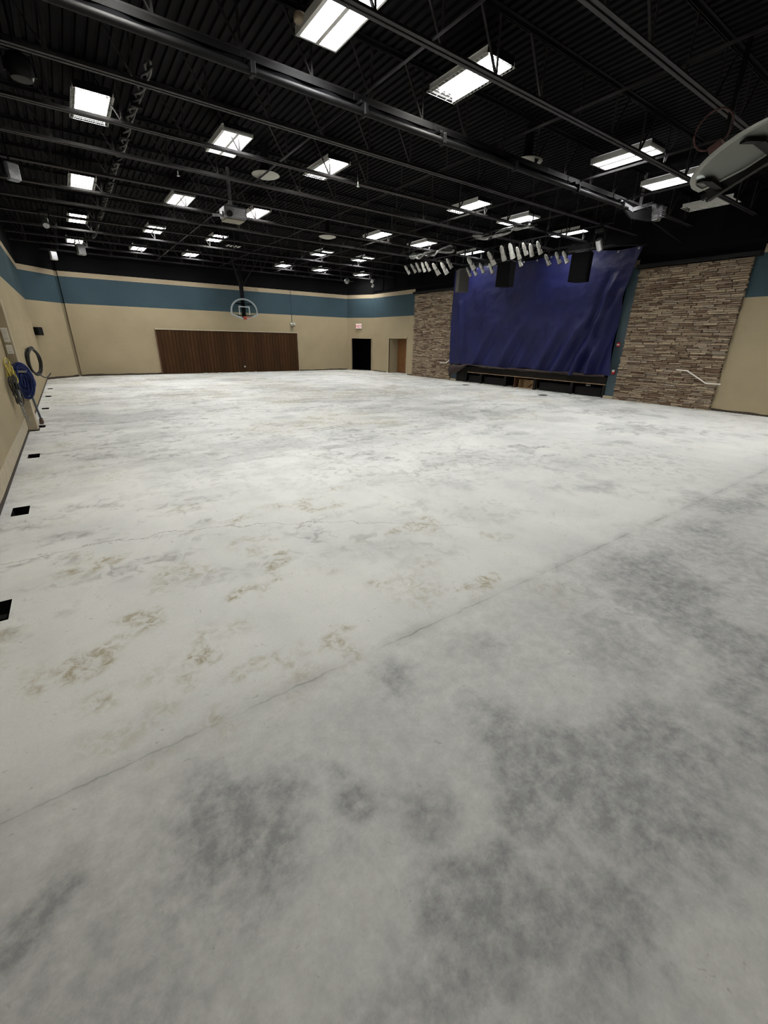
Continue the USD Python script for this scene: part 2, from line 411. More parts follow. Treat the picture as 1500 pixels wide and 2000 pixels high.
# broad grey burnish on the slab nearest the camera and to the right
g1 = meshkit.fbm(Pw * np.array([1.55, 1.75, 1]) + 3.3, 5, 31)
g2 = meshkit.fbm(Pw * np.array([0.45, 0.6, 1]) + 8.8, 4, 41)
g3 = meshkit.fbm(Pw * np.array([2.4, 5.5, 1]) + 1.8, 5, 51)
front = sstep(2.25 + 0.5 * (g2 - 0.5) - fy, -0.25, 0.8)
grey = front * (0.40 + 0.40 * sstep(g1, 0.49, 0.68))
grey += 0.42 * sstep(g1, 0.55, 0.74) * sstep(fx - 0.55 * fy, -1.5, 4.0) * sstep(fy, 1.0, 3.0)
grey += 0.32 * sstep(g3, 0.55, 0.68) * sstep(fy, 2.5, 4.5) * (0.40 + 0.60 * sstep(g2, 0.42, 0.6))
g4 = meshkit.fbm(P2 * np.array([5.0, 7.0, 1]) + 4.4, 5, 81)
fleck = (0.06 + 0.10 * sstep(fy, 5, 8) + 0.62 * sstep(g3, 0.46, 0.64)) * sstep(g2, 0.38, 0.56) * sstep(fy, 2.6, 4.2) + 0.25 * sstep(g1, 0.45, 0.6) * sstep(fx, 1.0, 3.0) * sstep(fy, 0.3, 1.5)
for bx_, by_, r, a in [(4.4, 5.0, .8, .55), (5.6, 5.1, .7, .6), (6.4, 4.6, .7, .5), (3.3, 5.6, .7, .45), (3.8, 6.6, .9, .4), (1.4, 6.6, 1.0, .35), (2.4, 8.2, 1.4, .35), (0.6, 9.5, 1.2, .4), (8.0, 3.4, 1.2, .4), (4.6, 1.0, .9, .5), (3.2, 1.2, .7, .45)]:
    fleck = np.maximum(fleck, a * np.exp(-(np.hypot(Pw[:, 0] - bx_, Pw[:, 1] - by_) / r) ** 2))
grey += 0.30 * sstep(meshkit.fbm(P2 * np.array([0.9, 2.2, 1]) + 6.1, 5, 91), 0.50, 0.66) * sstep(fy, 5, 8)
grey += 0.22 * sstep(g2, 0.50, 0.68) * sstep(fy, 3, 6)
for bx_, by_, r, a in [(-0.35, 0.95, .5, .35), (0.13, 1.37, .26, .8), (0.05, 1.22, .2, .6), (0.20, 1.08, .17, .55), (0.61, 1.12, .15, .8), (0.63, 1.32, .10, .5), (0.79, 0.87, .15, .65), (0.97, 0.90, .10, .5), (1.54, 0.76, .26, .55),
                      (0.84, 0.47, .22, .7), (0.72, 0.62, .16, .45), (-0.45, 1.36, .17, .7), (1.64, 0.55, .24, .6), (1.23, 1.53, .19, .6), (1.83, 0.08, .25, .6), (1.5, 1.0, .22, .45), (2.78, 1.0, .4, .4),
                      (1.30, 0.70, .2, .5), (1.95, 1.55, .28, .35), (0.45, 0.95, .12, .3), (2.2, 0.35, .3, .45), (3.9, 1.2, .5, .4), (5.2, 1.1, .7, .4), (0.86, 4.1, .3, .1),
                      (4.6, 5.1, .4, .35), (5.3, 5.3, .5, .4), (5.9, 4.6, .45, .35), (3.5, 5.0, .35, .25), (6.9, 4.0, .6, .35)]:
    d = np.hypot(Pw[:, 0] - bx_, (Pw[:, 1] - by_) * 1.1)
    grey = np.maximum(grey, a * 0.86 * np.exp(-(d / (r * 0.95)) ** 2.2) + grey * 0.8)
# brown stains, more of them on the far side of the joint at the left
b1 = meshkit.fbm(Pw * np.array([2.6, 3.2, 1]) + 13.1, 5, 61)
b2 = meshkit.fbm(Pw * np.array([0.5, 0.4, 1]) + 2.1, 3, 71)
brown = 0.75 * sstep(b1, 0.60, 0.74) * sstep(fy, 1.3, 2.2) * (1 - sstep(fy, 4.2, 6.5)) * (1 - sstep(fx, 2.6, 4.2))
brown += 0.75 * sstep(b1, 0.54, 0.72) * sstep(b2, 0.44, 0.60) * sstep(fy, 6.0, 9.0)
brown += 0.28 * sstep(b2, 0.40, 0.65) * sstep(fy, 5.0, 9.0)
for bx_, by_, r, a in [(0.48, 3.75, .16, .7), (0.62, 3.62, .12, .8), (0.30, 3.55, .14, .5), (0.38, 2.75, .10, .55), (0.62, 2.70, .10, .55), (-0.28, 2.45, .09, .8), (0.20, 2.25, .10, .75), (-0.25, 2.05, .10, .5), (-0.05, 2.12, .10, .55),
                      (0.72, 1.92, .10, .55), (-0.08, 1.72, .06, .5), (2.05, 2.35, .22, .5), (1.85, 2.15, .15, .5), (2.3, 2.6, .12, .5), (0.02, 2.45, .14, .4), (1.62, 3.02, .10, .4), (2.9, 1.62, .16, .4), (-0.75, 1.95, .12, .4)]:
    d = np.hypot(Pw[:, 0] - bx_, Pw[:, 1] - by_)
    brown = np.maximum(brown, a * 0.8 * np.exp(-(d / r) ** 2))
floor_prim = usdkit.mesh(stage, '/World/floor', (FV, FF), LOOKS['ground_concrete'])
UsdGeom.PrimvarsAPI(floor_prim).CreatePrimvar('stain', Sdf.ValueTypeNames.Color3fArray, 'vertex').Set(
    Vt.Vec3fArray.FromNumpy(np.stack([np.clip(grey, 0, 0.85), np.clip(brown * 0.95, 0, 0.75), np.clip(fleck, 0, 0.8)], 1).astype(np.float32)))
tag(floor_prim, 'bare ground concrete floor slab with grey burnish and brown stains', kind='structure')

# ------------------------------------------------------------------ WALLS
STRUCT = dict(kind='structure')
obj('wall_left', wall_slab((XL, 25.8), (XL, YN), 0, Z_DECK + 0.1, 0.2), PAINT, **STRUCT)
obj('wall_left_corner', wall_slab((0.22, 27.217), (XL, 25.8), 0, Z_DECK + 0.1, 0.2), PAINT, **STRUCT)
wb = thing('wall_back', kind='structure')
obj('blockwork', wall_slab((16.15, YB), (0.36, YB), 0, Z_DECK + 0.1, 0.2), PAINT, wb)
obj('expansion_joint', cat_(span((0.14, YB + 0.10, 0), (0.5, YB + 0.2, Z_DECK)), ), PAINT, wb, label='dark vertical expansion joint')
# black acoustic panels on the upper far wall are part of it
DOOR1 = (0.20, 0.0, 1.86, 2.07)
cA, cB = np.array([17.1, 25.6]), np.array([16.15, 27.33])
CL = np.linalg.norm(cB - cA); cd = (cB - cA) / CL; cn = np.array([cd[1], -cd[0]])   # cn points out of the room
if cn @ (np.array([8, 13.]) - cA) > 0: cn = -cn
s0, s1 = 0.06, 1.72
obj('wall_right_corner', wall_slab(cA, cB, 0, Z_DECK + 0.1, 0.2, [(s0, -0.1, s1, 2.07)]), PAINT, **STRUCT)
ST0, ST1, STZ = 9.0, 17.3, 5.25
D2A, D2B = 21.85, 23.7
obj('wall_right', wall_slab((XR, YN), (XR, ST0), 0, Z_DECK + 0.1, 0.2), PAINT, **STRUCT)
obj('wall_right', wall_slab((XR, ST1), (XR, D2A), 0, Z_DECK + 0.1, 0.2), PAINT, **STRUCT)
obj('wall_right', wall_slab((XR, D2A), (XR, D2B), 2.09, Z_DECK + 0.1, 0.2), PAINT, **STRUCT)
obj('wall_right', wall_slab((XR, D2B), (XR, cA[1]), 0, Z_DECK + 0.1, 0.2), PAINT, **STRUCT)
obj('wall_right', wall_slab((XR, ST0), (XR, ST1), STZ, Z_DECK + 0.1, 0.2), PAINT, **STRUCT)
for ya, yb, lab in ((8.62, ST0, 'narrow blue painted strip between tarp and right stone panel'), (ST1, 17.74, 'narrow blue painted strip between left stone panel and tarp')):
    bs = thing('trim_5', lab, kind='structure')
    obj('blue_column', span((XR - 0.03, ya, 0.1), (XR, yb, Z_CAP)), BLUE_PAINT, bs)
    obj('column_base', span((XR - 0.10, ya, 0), (XR, yb, 0.10)), CREAM_PAINT, bs, label='cream base block')
obj('wall_near', wall_slab((XL, YN), (XR, YN), 0, Z_DECK + 0.1, 0.2), PAINT, **STRUCT)
# upper black wall panels above the far end of the stage wall
up_ = thing('trim_1', kind='structure')
for k in range(6):
    y0 = 18.1 + k * 1.25
    obj('black_panel', box((XR - 0.03, y0 + 0.58, 5.45), (0.06, 1.12, 1.15), 0.015), BLACK_DRAPE, up_)
for k in range(5):
    y0 = 0.3 + k * 1.25
    obj('black_panel', box((XR - 0.03, y0 + 0.58, 5.5), (0.06, 1.12, 1.15), 0.015), BLACK_DRAPE, up_)

# base strips: dark glue line left where the cove base was taken off
def glue_strip(a, b, inward, h=0.075, seed=0):
    a, b = np.array(a, float), np.array(b, float)
    L = np.linalg.norm(b - a)
    n = max(int(L / 0.12), 3)
    s = np.linspace(0, L, n)
    top = h * (0.6 + 0.8 * meshkit.fbm(np.stack([s * 2.3, s * 0 + seed, s * 0], 1), 3, seed))
    poly = Polygon([(0, 0)] + [(L, 0)] + list(zip(s[::-1], top[::-1])))
    T = frame((*a, 0), (*((b - a) / L), 0), (0, 0, 1))
    mm = prism(poly, T, 0.012)
    nz = T[:3, 2]
    if nz[:2] @ np.array(inward) < 0:
        mm.apply_translation(-nz * 0.012)
    return mm


obj('baseboard_left', glue_strip((XL, 25.8), (XL, YN), (1, 0), 0.055, 1), GLUE, **STRUCT)
obj('baseboard_left_corner', glue_strip((XL, 25.8), (0.22, 27.2), (1, -1), 0.085, 2), GLUE, **STRUCT)
bb = thing('baseboard_back', kind='structure')
obj('glue_line', glue_strip((0.36, YB), (4.1, YB), (0, -1), 0.085, 3), GLUE, bb)
obj('glue_line', glue_strip((12.36, YB), (16.1, YB), (0, -1), 0.06, 4), GLUE, bb)
br = thing('baseboard_right', kind='structure')
obj('glue_line', glue_strip((XR, YN), (XR, 5.34), (-1, 0), 0.07, 5), GLUE, br)
obj('glue_line', glue_strip((XR, D2B + 0.1), (XR, 25.5), (-1, 0), 0.05, 6), GLUE, br)
obj('glue_line', glue_strip((XR, 21.12), (XR, D2A - 0.1), (-1, 0), 0.05, 7), GLUE, br)
obj('trim_2', span((XL, YN, 0.06), (XL + 0.008, 11.84, 0.30)), PALE_BAND, label='pale bare band along the foot of the left wall', **STRUCT)

# recessed wall mechanical pilaster
pil = thing('wall_pilaster', 'tan pilaster on the left wall carrying white thermostats and hung cords', 'pilaster', (XL, 12.02, 0), kind='structure')
obj('shaft', box((0.085, 0, 1.62), (0.17, 0.34, 1.96), 0.01), TAN_PAINT, pil)
obj('pale_foot', box((0.085, 0, 0.33), (0.17, 0.34, 0.62), 0.008), PALE_BAND, pil, label='pale bare foot of the pilaster')
obj('foot_edge', box((0.09, 0, 0.012), (0.19, 0.36, 0.024)), GLUE, pil)

# ------------------------------------------------------------------ CEILING: corrugated deck
def deck():
    pitch = 0.1524
    prof, x = [], XL - 0.2
    while x < XR + 2:
        prof += [(x, 0.038), (x + 0.045, 0.038), (x + 0.058, 0), (x + 0.135, 0)]
        x += pitch
    prof = np.array(prof)
    n = len(prof)
    V = np.vstack([np.c_[prof[:, 0], np.full(n, y), prof[:, 1] + Z_DECK] for y in (YN - 0.2, YB + 1.0)])
    i = np.arange(n - 1)
    F = np.vstack([np.stack([i, i + n, i + n + 1], 1), np.stack([i, i + n + 1, i + 1], 1)])
    return trimesh.Trimesh(V, F, process=False)


obj('ceiling', deck(), BLACK_PAINT, label='black painted corrugated steel roof deck', **STRUCT)

# ------------------------------------------------------------------ ROOF JOISTS (one built, the rest references)
JOISTS = [2.33, 4.02, 5.67, 7.34, 9.01, 10.72, 12.36, 14.05, 15.76, 17.45, 19.4, 21.4, 23.25, 25.1, 26.9]
J0 = thing('roof_joist', 'x', 'joist', (0, JOISTS[0], Z_CHORD), group='steel roof joists')
xa, xb = XL + 0.02, XR - 0.02
L_ = xb - xa
xm = (xa + xb) / 2
for s in (-1, 1):
    obj('bottom_chord', cat_(span((xa, s * 0.012, 0), (xb, s * 0.020, 0.062)), span((xa, s * 0.012, 0), (xb, s * 0.068, 0.010))), CHORD_STEEL, J0)
    obj('top_chord', cat_(span((xa, s * 0.012, Z_DECK - Z_CHORD - 0.062), (xb, s * 0.020, Z_DECK - Z_CHORD)), span((xa, s * 0.012, Z_DECK - Z_CHORD - 0.010), (xb, s * 0.068, Z_DECK - Z_CHORD))), BLACK_STEEL, J0)
for k in range(-8, 9):
    x = xm + k * 1.06
    d = -0.42 if k < 0 else 0.42
    h = Z_DECK - Z_CHORD - 0.03
    obj('web', bar((x, 0, 0.03), (x, 0, h), 0.032, 0.020), CHORD_STEEL, J0)
    if k:
        obj('web', bar((x, 0, 0.03), (x + d, 0, h), 0.034, 0.020), CHORD_STEEL, J0)
jl = {0: 'nearest the camera, crossing the top right corner', 1: 'second nearest the camera, at the top right', 2: 'just before the rolled curtain', 3: 'carrying the rolled divider curtain',
      4: 'first beyond the rolled divider curtain', 5: 'passing over the left lamp of the second lamp row', 6: 'just beyond the white disc nearest the projector', 7: 'holding the projector pole',
      8: 'first beyond the projector', 9: 'second beyond the projector', 10: 'third beyond the projector', 11: 'fourth from the far wall', 12: 'third from the far wall', 13: 'second from the far wall', 14: 'last, against the far wall'}
tag(J0, 'black open web steel roof joist, ' + jl[0])
JO = [J0] + [dup(J0, (0, y, Z_CHORD), 0, 'black open web steel roof joist, ' + jl[i + 1]) for i, y in enumerate(JOISTS[1:])]

# bridging angles between the joists
BR = [(4.68, 'running past the left white disc'), (7.74, 'over the middle of the hall'), (10.8, 'over the fourth lamp column'), (13.0, 'above the stage lights')]
bp = None
for x, where in BR:
    lab = 'thin black steel bridging angle under the joists, ' + where
    if bp is None:
        bp = thing('bridging_angle', lab, 'bridging', (x, 0, Z_CHORD), group='bridging between joists')
        obj('flange', span((-0.022, 2.0, 0.066), (0.022, YB - 0.02, 0.071)), CHORD_STEEL, bp)
        obj('flange', span((-0.022, 2.0, 0.028), (-0.017, YB - 0.02, 0.07)), CHORD_STEEL, bp)
    else:
        dup(bp, (x, 0, Z_CHORD), 0, lab)

# ------------------------------------------------------------------ ceiling lamps
LW, LL = 0.62, 1.30
ROWS = [(1.5, 'row overhead of the camera'), (6.35, 'nearest visible row'), (11.1, 'second row'), (16.08, 'third row'), (20.75, 'fourth row'), (25.3, 'farthest row')]
COLS = [(1.25, 'leftmost column'), (3.70, 'second column from left'), (6.02, 'third column from left'), (10.9, 'third column from stage'), (13.22, 'second column from stage'), (16.1, 'column over stage edge')]
Z_LAMP = 5.75


def lamp_common(t):
    ex, ey = LW / 2, LL / 2
    obj('housing', cat_(box((0, 0, 0.125), (LW - 0.06, LL, 0.012)), box((0, -ey + 0.006, 0.075), (LW - 0.06, 0.012, 0.10)), box((0, ey - 0.006, 0.075), (LW - 0.06, 0.012, 0.10)),
                        box((0, 0, 0.16), (0.16, LL * 0.8, 0.06))), BLACK_STEEL, t, label='black sheet housing')
    for y in (-ey * 0.7, ey * 0.7):
        obj('hanger', rod((0, y, 0.16), (0, y, Z_DECK - Z_LAMP + 0.02), 0.008, 8), BLACK_STEEL, t)


def make_lens_lamp(lab, x, y):
    t = thing('high_bay_lamp', lab, 'ceiling lamp', (x, y, Z_LAMP), group='lit ceiling lamps')
    lamp_common(t)
    ex, ey = LW / 2, LL / 2
    obj('frame', cat_(box((-ex + 0.012, 0, 0.03), (0.024, LL, 0.06)), box((ex - 0.012, 0, 0.03), (0.024, LL, 0.06)), box((0, -ey + 0.015, 0.03), (LW, 0.03, 0.06)), box((0, ey - 0.015, 0.03), (LW, 0.03, 0.06))), WHITE_METAL, t)
    obj('center_bar', box((0, 0, 0.02), (0.055, LL - 0.05, 0.04)), WHITE_METAL, t)
    obj('side_reflector', bar((-ex + 0.02, -ey, 0.045), (-ex + 0.02, ey, 0.045), 0.05, 0.1), WHITE_METAL, t)
    for s in (-1, 1):
        obj('lens', box((s * 0.155, 0, 0.032), (0.235, LL - 0.10, 0.024), 0.01), LENS, t, label='glowing white lens')
    return t


def make_tube_lamp(lab, x, y, lit=True, grp='lit ceiling lamps'):
    t = thing('high_bay_lamp', lab, 'ceiling lamp', (x, y, Z_LAMP), group=grp)
    lamp_common(t)
    ex, ey = LW / 2, LL / 2
    slope = []
    for s in (-1, 1):
        slope.append(bar((s * (ex - 0.06), -ey + 0.02, 0.062), (s * (ex - 0.06), ey - 0.02, 0.062), 0.012, 0.115))
    obj('reflector', cat_(box((0, 0, 0.112), (LW - 0.08, LL - 0.03, 0.008)), *slope), WHITE_METAL, t, label='white reflector tray')
    for k in range(4):
        xx = -0.195 + k * 0.13
        obj('lamp_tube', rod((xx, -ey + 0.05, 0.07), (xx, ey - 0.05, 0.07), 0.021, 8), TUBE if lit else OFF_LAMP, t, label='glowing fluorescent tube' if lit else 'unlit fluorescent tube')
    obj('wire_guard', cat_(*[box((0, yy, 0.006), (LW, 0.006, 0.006)) for yy in np.linspace(-ey, ey, 17)], *[box((xx, 0, 0.012), (0.006, LL, 0.006)) for xx in (-ex, -ex / 3, ex / 3, ex)]), WHITE_METAL, t)
    obj('louver_edge', cat_(*[box((ex - 0.004, yy, 0.04), (0.008, 0.03, 0.07)) for yy in np.linspace(-ey + 0.03, ey - 0.03, 18)]), WHITE_METAL, t)
    return t


LENS_SET = {(r_ + 1, c_) for r_, c_ in {(0, 1), (0, 3), (0, 4), (1, 1), (2, 1), (3, 1), (4, 1), (1, 4), (2, 4), (3, 4), (4, 4), (4, 0), (4, 2), (3, 3), (4, 3), (4, 5)}} | {(0, 4)}
lensP = tubeP = None
for r, (yy, rl) in enumerate(ROWS):
    for c, (xx, cl) in enumerate(COLS):
        if (r, c) in ((1, 5), (4, 5), (0, 1)):
            continue
        if (r, c) in LENS_SET:
            lab = f'glowing twin lens ceiling lamp, {rl}, {cl}'
            if lensP is None: lensP = make_lens_lamp(lab, xx, yy)
            else: dup(lensP, (xx, yy, Z_LAMP), 0, lab)
        else:
            lab = f'glowing fluorescent tube ceiling lamp, {rl}, {cl}'
            if tubeP is None: tubeP = make_tube_lamp(lab, xx, yy)
            else: dup(tubeP, (xx, yy, Z_LAMP), 0, lab)
make_tube_lamp('unlit grey high bay lamp at the right, beneath the folded backboard', 16.1, 6.55, False, 'unlit ceiling lamps')

# ------------------------------------------------------------------ rolled divider curtain under its joist
cur = thing('divider_curtain', 'rolled black divider curtain tube hung under a roof joist across the hall', 'divider curtain', (0, 7.10, 0))
obj('roller', rod((XL + 0.3, -0.12, 5.20), (12.46, -0.12, 5.20), 0.045, 16), BLACK_STEEL, cur, smooth=40)
obj('header_track', span((XL + 0.3, 0.13, 5.42), (12.5, 0.27, 5.495)), BLACK_STEEL, cur)
cx = np.linspace(XL + 0.3, 12.45, 500)
off = 0.035 * np.sin(cx * 9) + 0.05 * (meshkit.fbm(np.stack([cx * 2, cx * 0, cx * 0], 1), 3, 5) - 0.5)
V = np.vstack([np.c_[cx, 0.17 + off * 0.4, np.full_like(cx, 5.43)], np.c_[cx, 0.06 + off, np.full_like(cx, 5.32)], np.c_[cx, -0.07 + off * 0.3, np.full_like(cx, 5.22)]])
n = len(cx); i = np.arange(n - 1)
F = np.vstack([np.vstack([np.stack([i + k * n, i + 1 + k * n, i + 1 + (k + 1) * n], 1), np.stack([i + k * n, i + 1 + (k + 1) * n, i + (k + 1) * n], 1)]) for k in range(2)])
V2 = np.vstack([V, V + [0, 0.012, 0.012]]); F2 = np.vstack([F, F[:, ::-1] + len(V)])
obj('cloth', trimesh.Trimesh(V2, F2, process=False), BLACK_DRAPE, cur, smooth=True)
for x in (0.4, 2.73, 4.48, 6.10, 8.04, 10.2, 12.19):
    obj('hanger_clamp', cat_(box((x, 0.07, 5.34), (0.07, 0.30, 0.05), 0.01), box((x, -0.12, 5.22), (0.07, 0.15, 0.16), 0.02), box((x, 0.2, 5.46), (0.09, 0.16, 0.10), 0.015)), BLACK_STEEL, cur)
mot = thing('curtain_motor', 'grey motor gearbox at the stage end of the rolled divider curtain', 'motor', (0, 7.30, 0))
obj('bracket', cat_(bar((12.62, 0, 5.43), (13.35, 0, 5.36), 0.03, 0.10), bar((13.3, 0, 5.36), (14.3, 0, 5.66), 0.05, 0.09)), SILVER, mot, label='pale bent steel bracket')
obj('side_plate', prism(Polygon([(12.9, 5.30), (13.4, 5.31), (14.28, 5.60), (14.6, 5.58), (14.62, 5.28), (14.2, 5.22), (13.3, 5.16)]), frame((0, 0.03, 0), (1, 0, 0), (0, 0, 1)), 0.05), BLACK_STEEL, mot)
gear = trimesh.creation.cylinder(0.17, 0.26, sections=20); gear.apply_transform(trimesh.transformations.rotation_matrix(math.pi / 2, (1, 0, 0))); gear.apply_translation((14.5, -0.06, 5.46))
obj('gearbox', cat_(gear, box((14.45, -0.02, 5.58), (0.36, 0.2, 0.14), 0.03), box((14.52, -0.08, 5.32), (0.26, 0.18, 0.12), 0.03)), GREY_METAL, mot, smooth=35)
obj('cooling_fin', cat_(*[box((14.60, -0.1, 5.36 + k * 0.045), (0.22, 0.26, 0.014)) for k in range(6)]), SILVER, mot)
obj('drop_strut', bar((13.72, 0.03, 5.48), (13.72, 0.03, Z_DECK), 0.085, 0.045), SILVER, mot, label='pale slotted drop strut')
obj('strut_strap', box((13.72, 0.03, 5.82), (0.10, 0.06, 0.02)), BLACK_STEEL, mot)
obj('end_arm', bar((14.55, 0, 5.27), (16.9, 0, 4.98), 0.05, 0.05), BLACK_STEEL, mot)

# ------------------------------------------------------------------ cable loom beside the left lamps
t = np.linspace(0, 1, 560)
yy = 9.2 + t * 16.5
lm = thing('ceiling_cable_loom', 'twisted grey cable loom strung over the joists right of the leftmost lamps', 'cable', (1.95, 0, 5.9))
for k in range(3):
    ph = k * 2.1
    sag = 0.06 * np.sin(yy * 1.8)
    obj('cable', tube(np.c_[0.05 * np.sin(yy * 5.5 + ph), yy, 0.045 * np.cos(yy * 5.5 + ph) + sag * 0.5], 0.020, 6), [LOOM_GREY, BLACK_CORD, LOOM_GREY][k], lm, smooth=True)
for y in JOISTS[5:14]:
    obj('cable_tie', box((0, y, 0.0), (0.19, 0.05, 0.17), 0.03), BLACK_PLASTIC, lm)

# ------------------------------------------------------------------ white ceiling discs (air diffusers)
dP = None
for (x, y), lab in [((9.15, 7.62), 'pale round ceiling disc above the rolled curtain'), ((4.86, 12.05), 'pale round ceiling disc beside the projector pole'), ((9.2, 17.0), 'pale round ceiling disc above the far middle of the hall')]:
    if dP is None:
        dP = thing('ceiling_disc', lab, 'air diffuser', (x, y, 5.60), group='round ceiling discs')
        obj('dish', lathe([(0.0, 0.0), (0.14, 0.0), (0.20, 0.015), (0.31, 0.05), (0.335, 0.065), (0.32, 0.075), (0.2, 0.10), (0.0, 0.11)]), DISC_WHITE, dP, smooth=50)
        obj('neck', rod((0, 0, 0.10), (0, 0, Z_DECK - 5.60 + 0.02), 0.10, 20), BLACK_STEEL, dP, smooth=40)
    else:
        dup(dP, (x, y, 5.60), 0, lab)
sd = thing('ceiling_sensor', 'small round beige ceiling detector left of the nearest lit lamp', 'detector', (3.36, 6.80, 5.78))
obj('body', lathe([(0, 0), (0.055, 0.0), (0.075, 0.02), (0.08, 0.05), (0.07, 0.09), (0, 0.09)], 20), plain('aged_beige', (0.40, 0.33, 0.24), 0.5), sd, smooth=50)
obj('stem', rod((0, 0, 0.08), (0, 0, Z_DECK - 5.78 + 0.02), 0.02, 10), BLACK_STEEL, sd)

# ------------------------------------------------------------------ projector
pj = thing('projector', 'grey projector on a pipe hung from the joists left of centre', 'projector', (4.62, 14.05, 0))
obj('pole', rod((-0.05, 0, 5.36), (-0.05, 0, Z_DECK + 0.01), 0.052, 16), GREY_METAL, pj, smooth=40, label='pale grey hanging pipe')
obj('mount_plate', box((-0.05, 0, 5.365), (0.30, 0.26, 0.03), 0.006), GREY_METAL, pj)
obj('body', box((0, 0, 5.19), (0.62, 0.52, 0.30), 0.04), plain('projector_grey', (0.20, 0.20, 0.215), 0.4, vary=0.2, scale=15), pj, smooth=30)
obj('lens', cat_(rod((-0.20, -0.26, 5.12), (-0.20, -0.35, 5.12), 0.075, 20)), BLACK_PLASTIC, pj, smooth=40)
obj('vent_grille', cat_(*[box((0.10, -0.263, 5.10 + k * 0.028), (0.32, 0.01, 0.010)) for k in range(7)]), SILVER, pj)
obj('side_arm', cat_(bar((-0.31, 0, 5.12), (-0.56, 0.05, 5.10), 0.05, 0.06), box((-0.30, 0.0, 5.12), (0.08, 0.24, 0.16), 0.02)), GREY_METAL, pj)
obj('under_tray', box((-0.02, 0, 5.02), (0.52, 0.46, 0.035), 0.008), plain('tray_tan', (0.22, 0.20, 0.15), 0.6), pj)

# ------------------------------------------------------------------ things hung at the left, above the wall
def flood(label, loc, rz, m_, s=1.0):
    q = thing('hanging_floodlight', label, 'floodlight', loc, rz)
    obj('body', box((0, 0, 0), (0.26 * s, 0.20 * s, 0.34 * s), 0.03), m_, q, smooth=30)
    obj('face', box((0, -0.105 * s, 0), (0.22 * s, 0.02, 0.29 * s), 0.008), SILVER, q)
    obj('yoke', cat_(box((-0.15 * s, 0, 0.06), (0.015, 0.04, 0.3 * s)), box((0.15 * s, 0, 0.06), (0.015, 0.04, 0.3 * s)), box((0, 0, 0.2 * s), (0.31 * s, 0.04, 0.015))), BLACK_STEEL, q)
    obj('drop_pipe', rod((0, 0, 0.2 * s), (0, 0, Z_DECK - loc[2] + 0.01), 0.018, 8), BLACK_STEEL, q)
    return q


flood('pale hanging floodlight at the left edge, between the first two lamps of the left column', (-0.19, 13.6, 5.15), 0.5, plain('lamp_body_grey', (0.22, 0.23, 0.25), 0.4, vary=0.25, scale=9), 0.95)
flood('small pale hanging floodlight over the far left corner of the hall', (0.36, 26.2, 5.20), 0.35, WHITE_PLASTIC, 1.0)
flood('pale hanging floodlight below the farthest lamp of the left column', (1.34, 24.3, 5.30), 0.3, CAN_GREY, 1.2)
sp_ = thing('hanging_spotlight', 'dim grey moving spotlight hanging by the fourth lamp from the left wall corner', 'spotlight', (0.26, 18.6, 5.2))
obj('base', box((0, 0, 0.22), (0.22, 0.22, 0.10), 0.02), DARK_PLASTIC, sp_)
obj('yoke', cat_(box((-0.12, 0, 0.05), (0.03, 0.09, 0.3)), box((0.12, 0, 0.05), (0.03, 0.09, 0.3))), DARK_PLASTIC, sp_)
obj('head', rod((0, -0.14, -0.16), (0, 0.10, 0.06), 0.085, 16), GREY_METAL, sp_, smooth=40)
obj('drop_pipe', rod((0, 0, 0.25), (0, 0, Z_DECK - 5.2 + 0.01), 0.02, 8), BLACK_STEEL, sp_)
rb = thing('round_speaker', 'black round hanging speaker in the top left of the picture', 'speaker', (0.27, 9.6, 5.50))
obj('shell', lathe([(0, -0.14), (0.13, -0.13), (0.165, -0.05), (0.17, 0.06), (0.12, 0.14), (0, 0.16)], 24), BLACK_PLASTIC, rb, smooth=50)
obj('bracket', cat_(box((-0.18, 0, 0.06), (0.02, 0.05, 0.26)), box((0.18, 0, 0.06), (0.02, 0.05, 0.26)), box((0, 0, 0.19), (0.38, 0.05, 0.02))), BLACK_STEEL, rb)
obj('drop_pipe', rod((0, 0, 0.17), (0, 0, Z_DECK - 5.5 + 0.01), 0.02, 8), BLACK_STEEL, rb)
# hanging tag, vent, far heads
ht = thing('hanging_sprinkler', 'tiny pale sprinkler head hanging right of the middle lamp of the second row', 'sprinkler', (6.62, 10.60, 5.42))
obj('head', lathe([(0, 0), (0.035, 0.0), (0.035, 0.01), (0.012, 0.03), (0.012, 0.10), (0, 0.10)], 14), WHITE_METAL, ht)
obj('drop_pipe', rod((0, 0, 0.09), (0, 0, Z_DECK - 5.42 + 0.01), 0.012, 8), BLACK_STEEL, ht)
h2 = dup(ht, (2.98, 12.75, 5.46), 0, 'tiny pale sprinkler head hanging between the two left lamps of the second row')
vg = thing('ceiling_vent', 'small slotted pale air vent beyond the middle lamp of the fourth row', 'vent', (7.0, 21.7, 5.72))
obj('frame', box((0, 0, 0.04), (0.7, 0.45, 0.04), 0.01), BLACK_STEEL, vg)
for k in range(4):
    obj('slat', box((-0.24 + k * 0.16, 0, 0.012), (0.08, 0.40, 0.02), 0.006), WHITE_METAL, vg)
obj('duct', span((-0.25, -0.15, 0.05), (0.25, 0.15, Z_DECK - 5.72 + 0.02)), BLACK_STEEL, vg)

# ------------------------------------------------------------------ basketball hoops
def fan_board(w, h):
    a = np.linspace(0, math.pi, 41)
    top = [(w / 2 * math.cos(x), 0.40 * h + 0.60 * h * math.sin(x)) for x in a]
    return Polygon(top + [(-w / 2, 0.22 * h), (-w * 0.42, 0.16 * h), (-0.10 * w, 0.0), (0.10 * w, 0.0), (w * 0.42, 0.16 * h), (w / 2, 0.22 * h)])


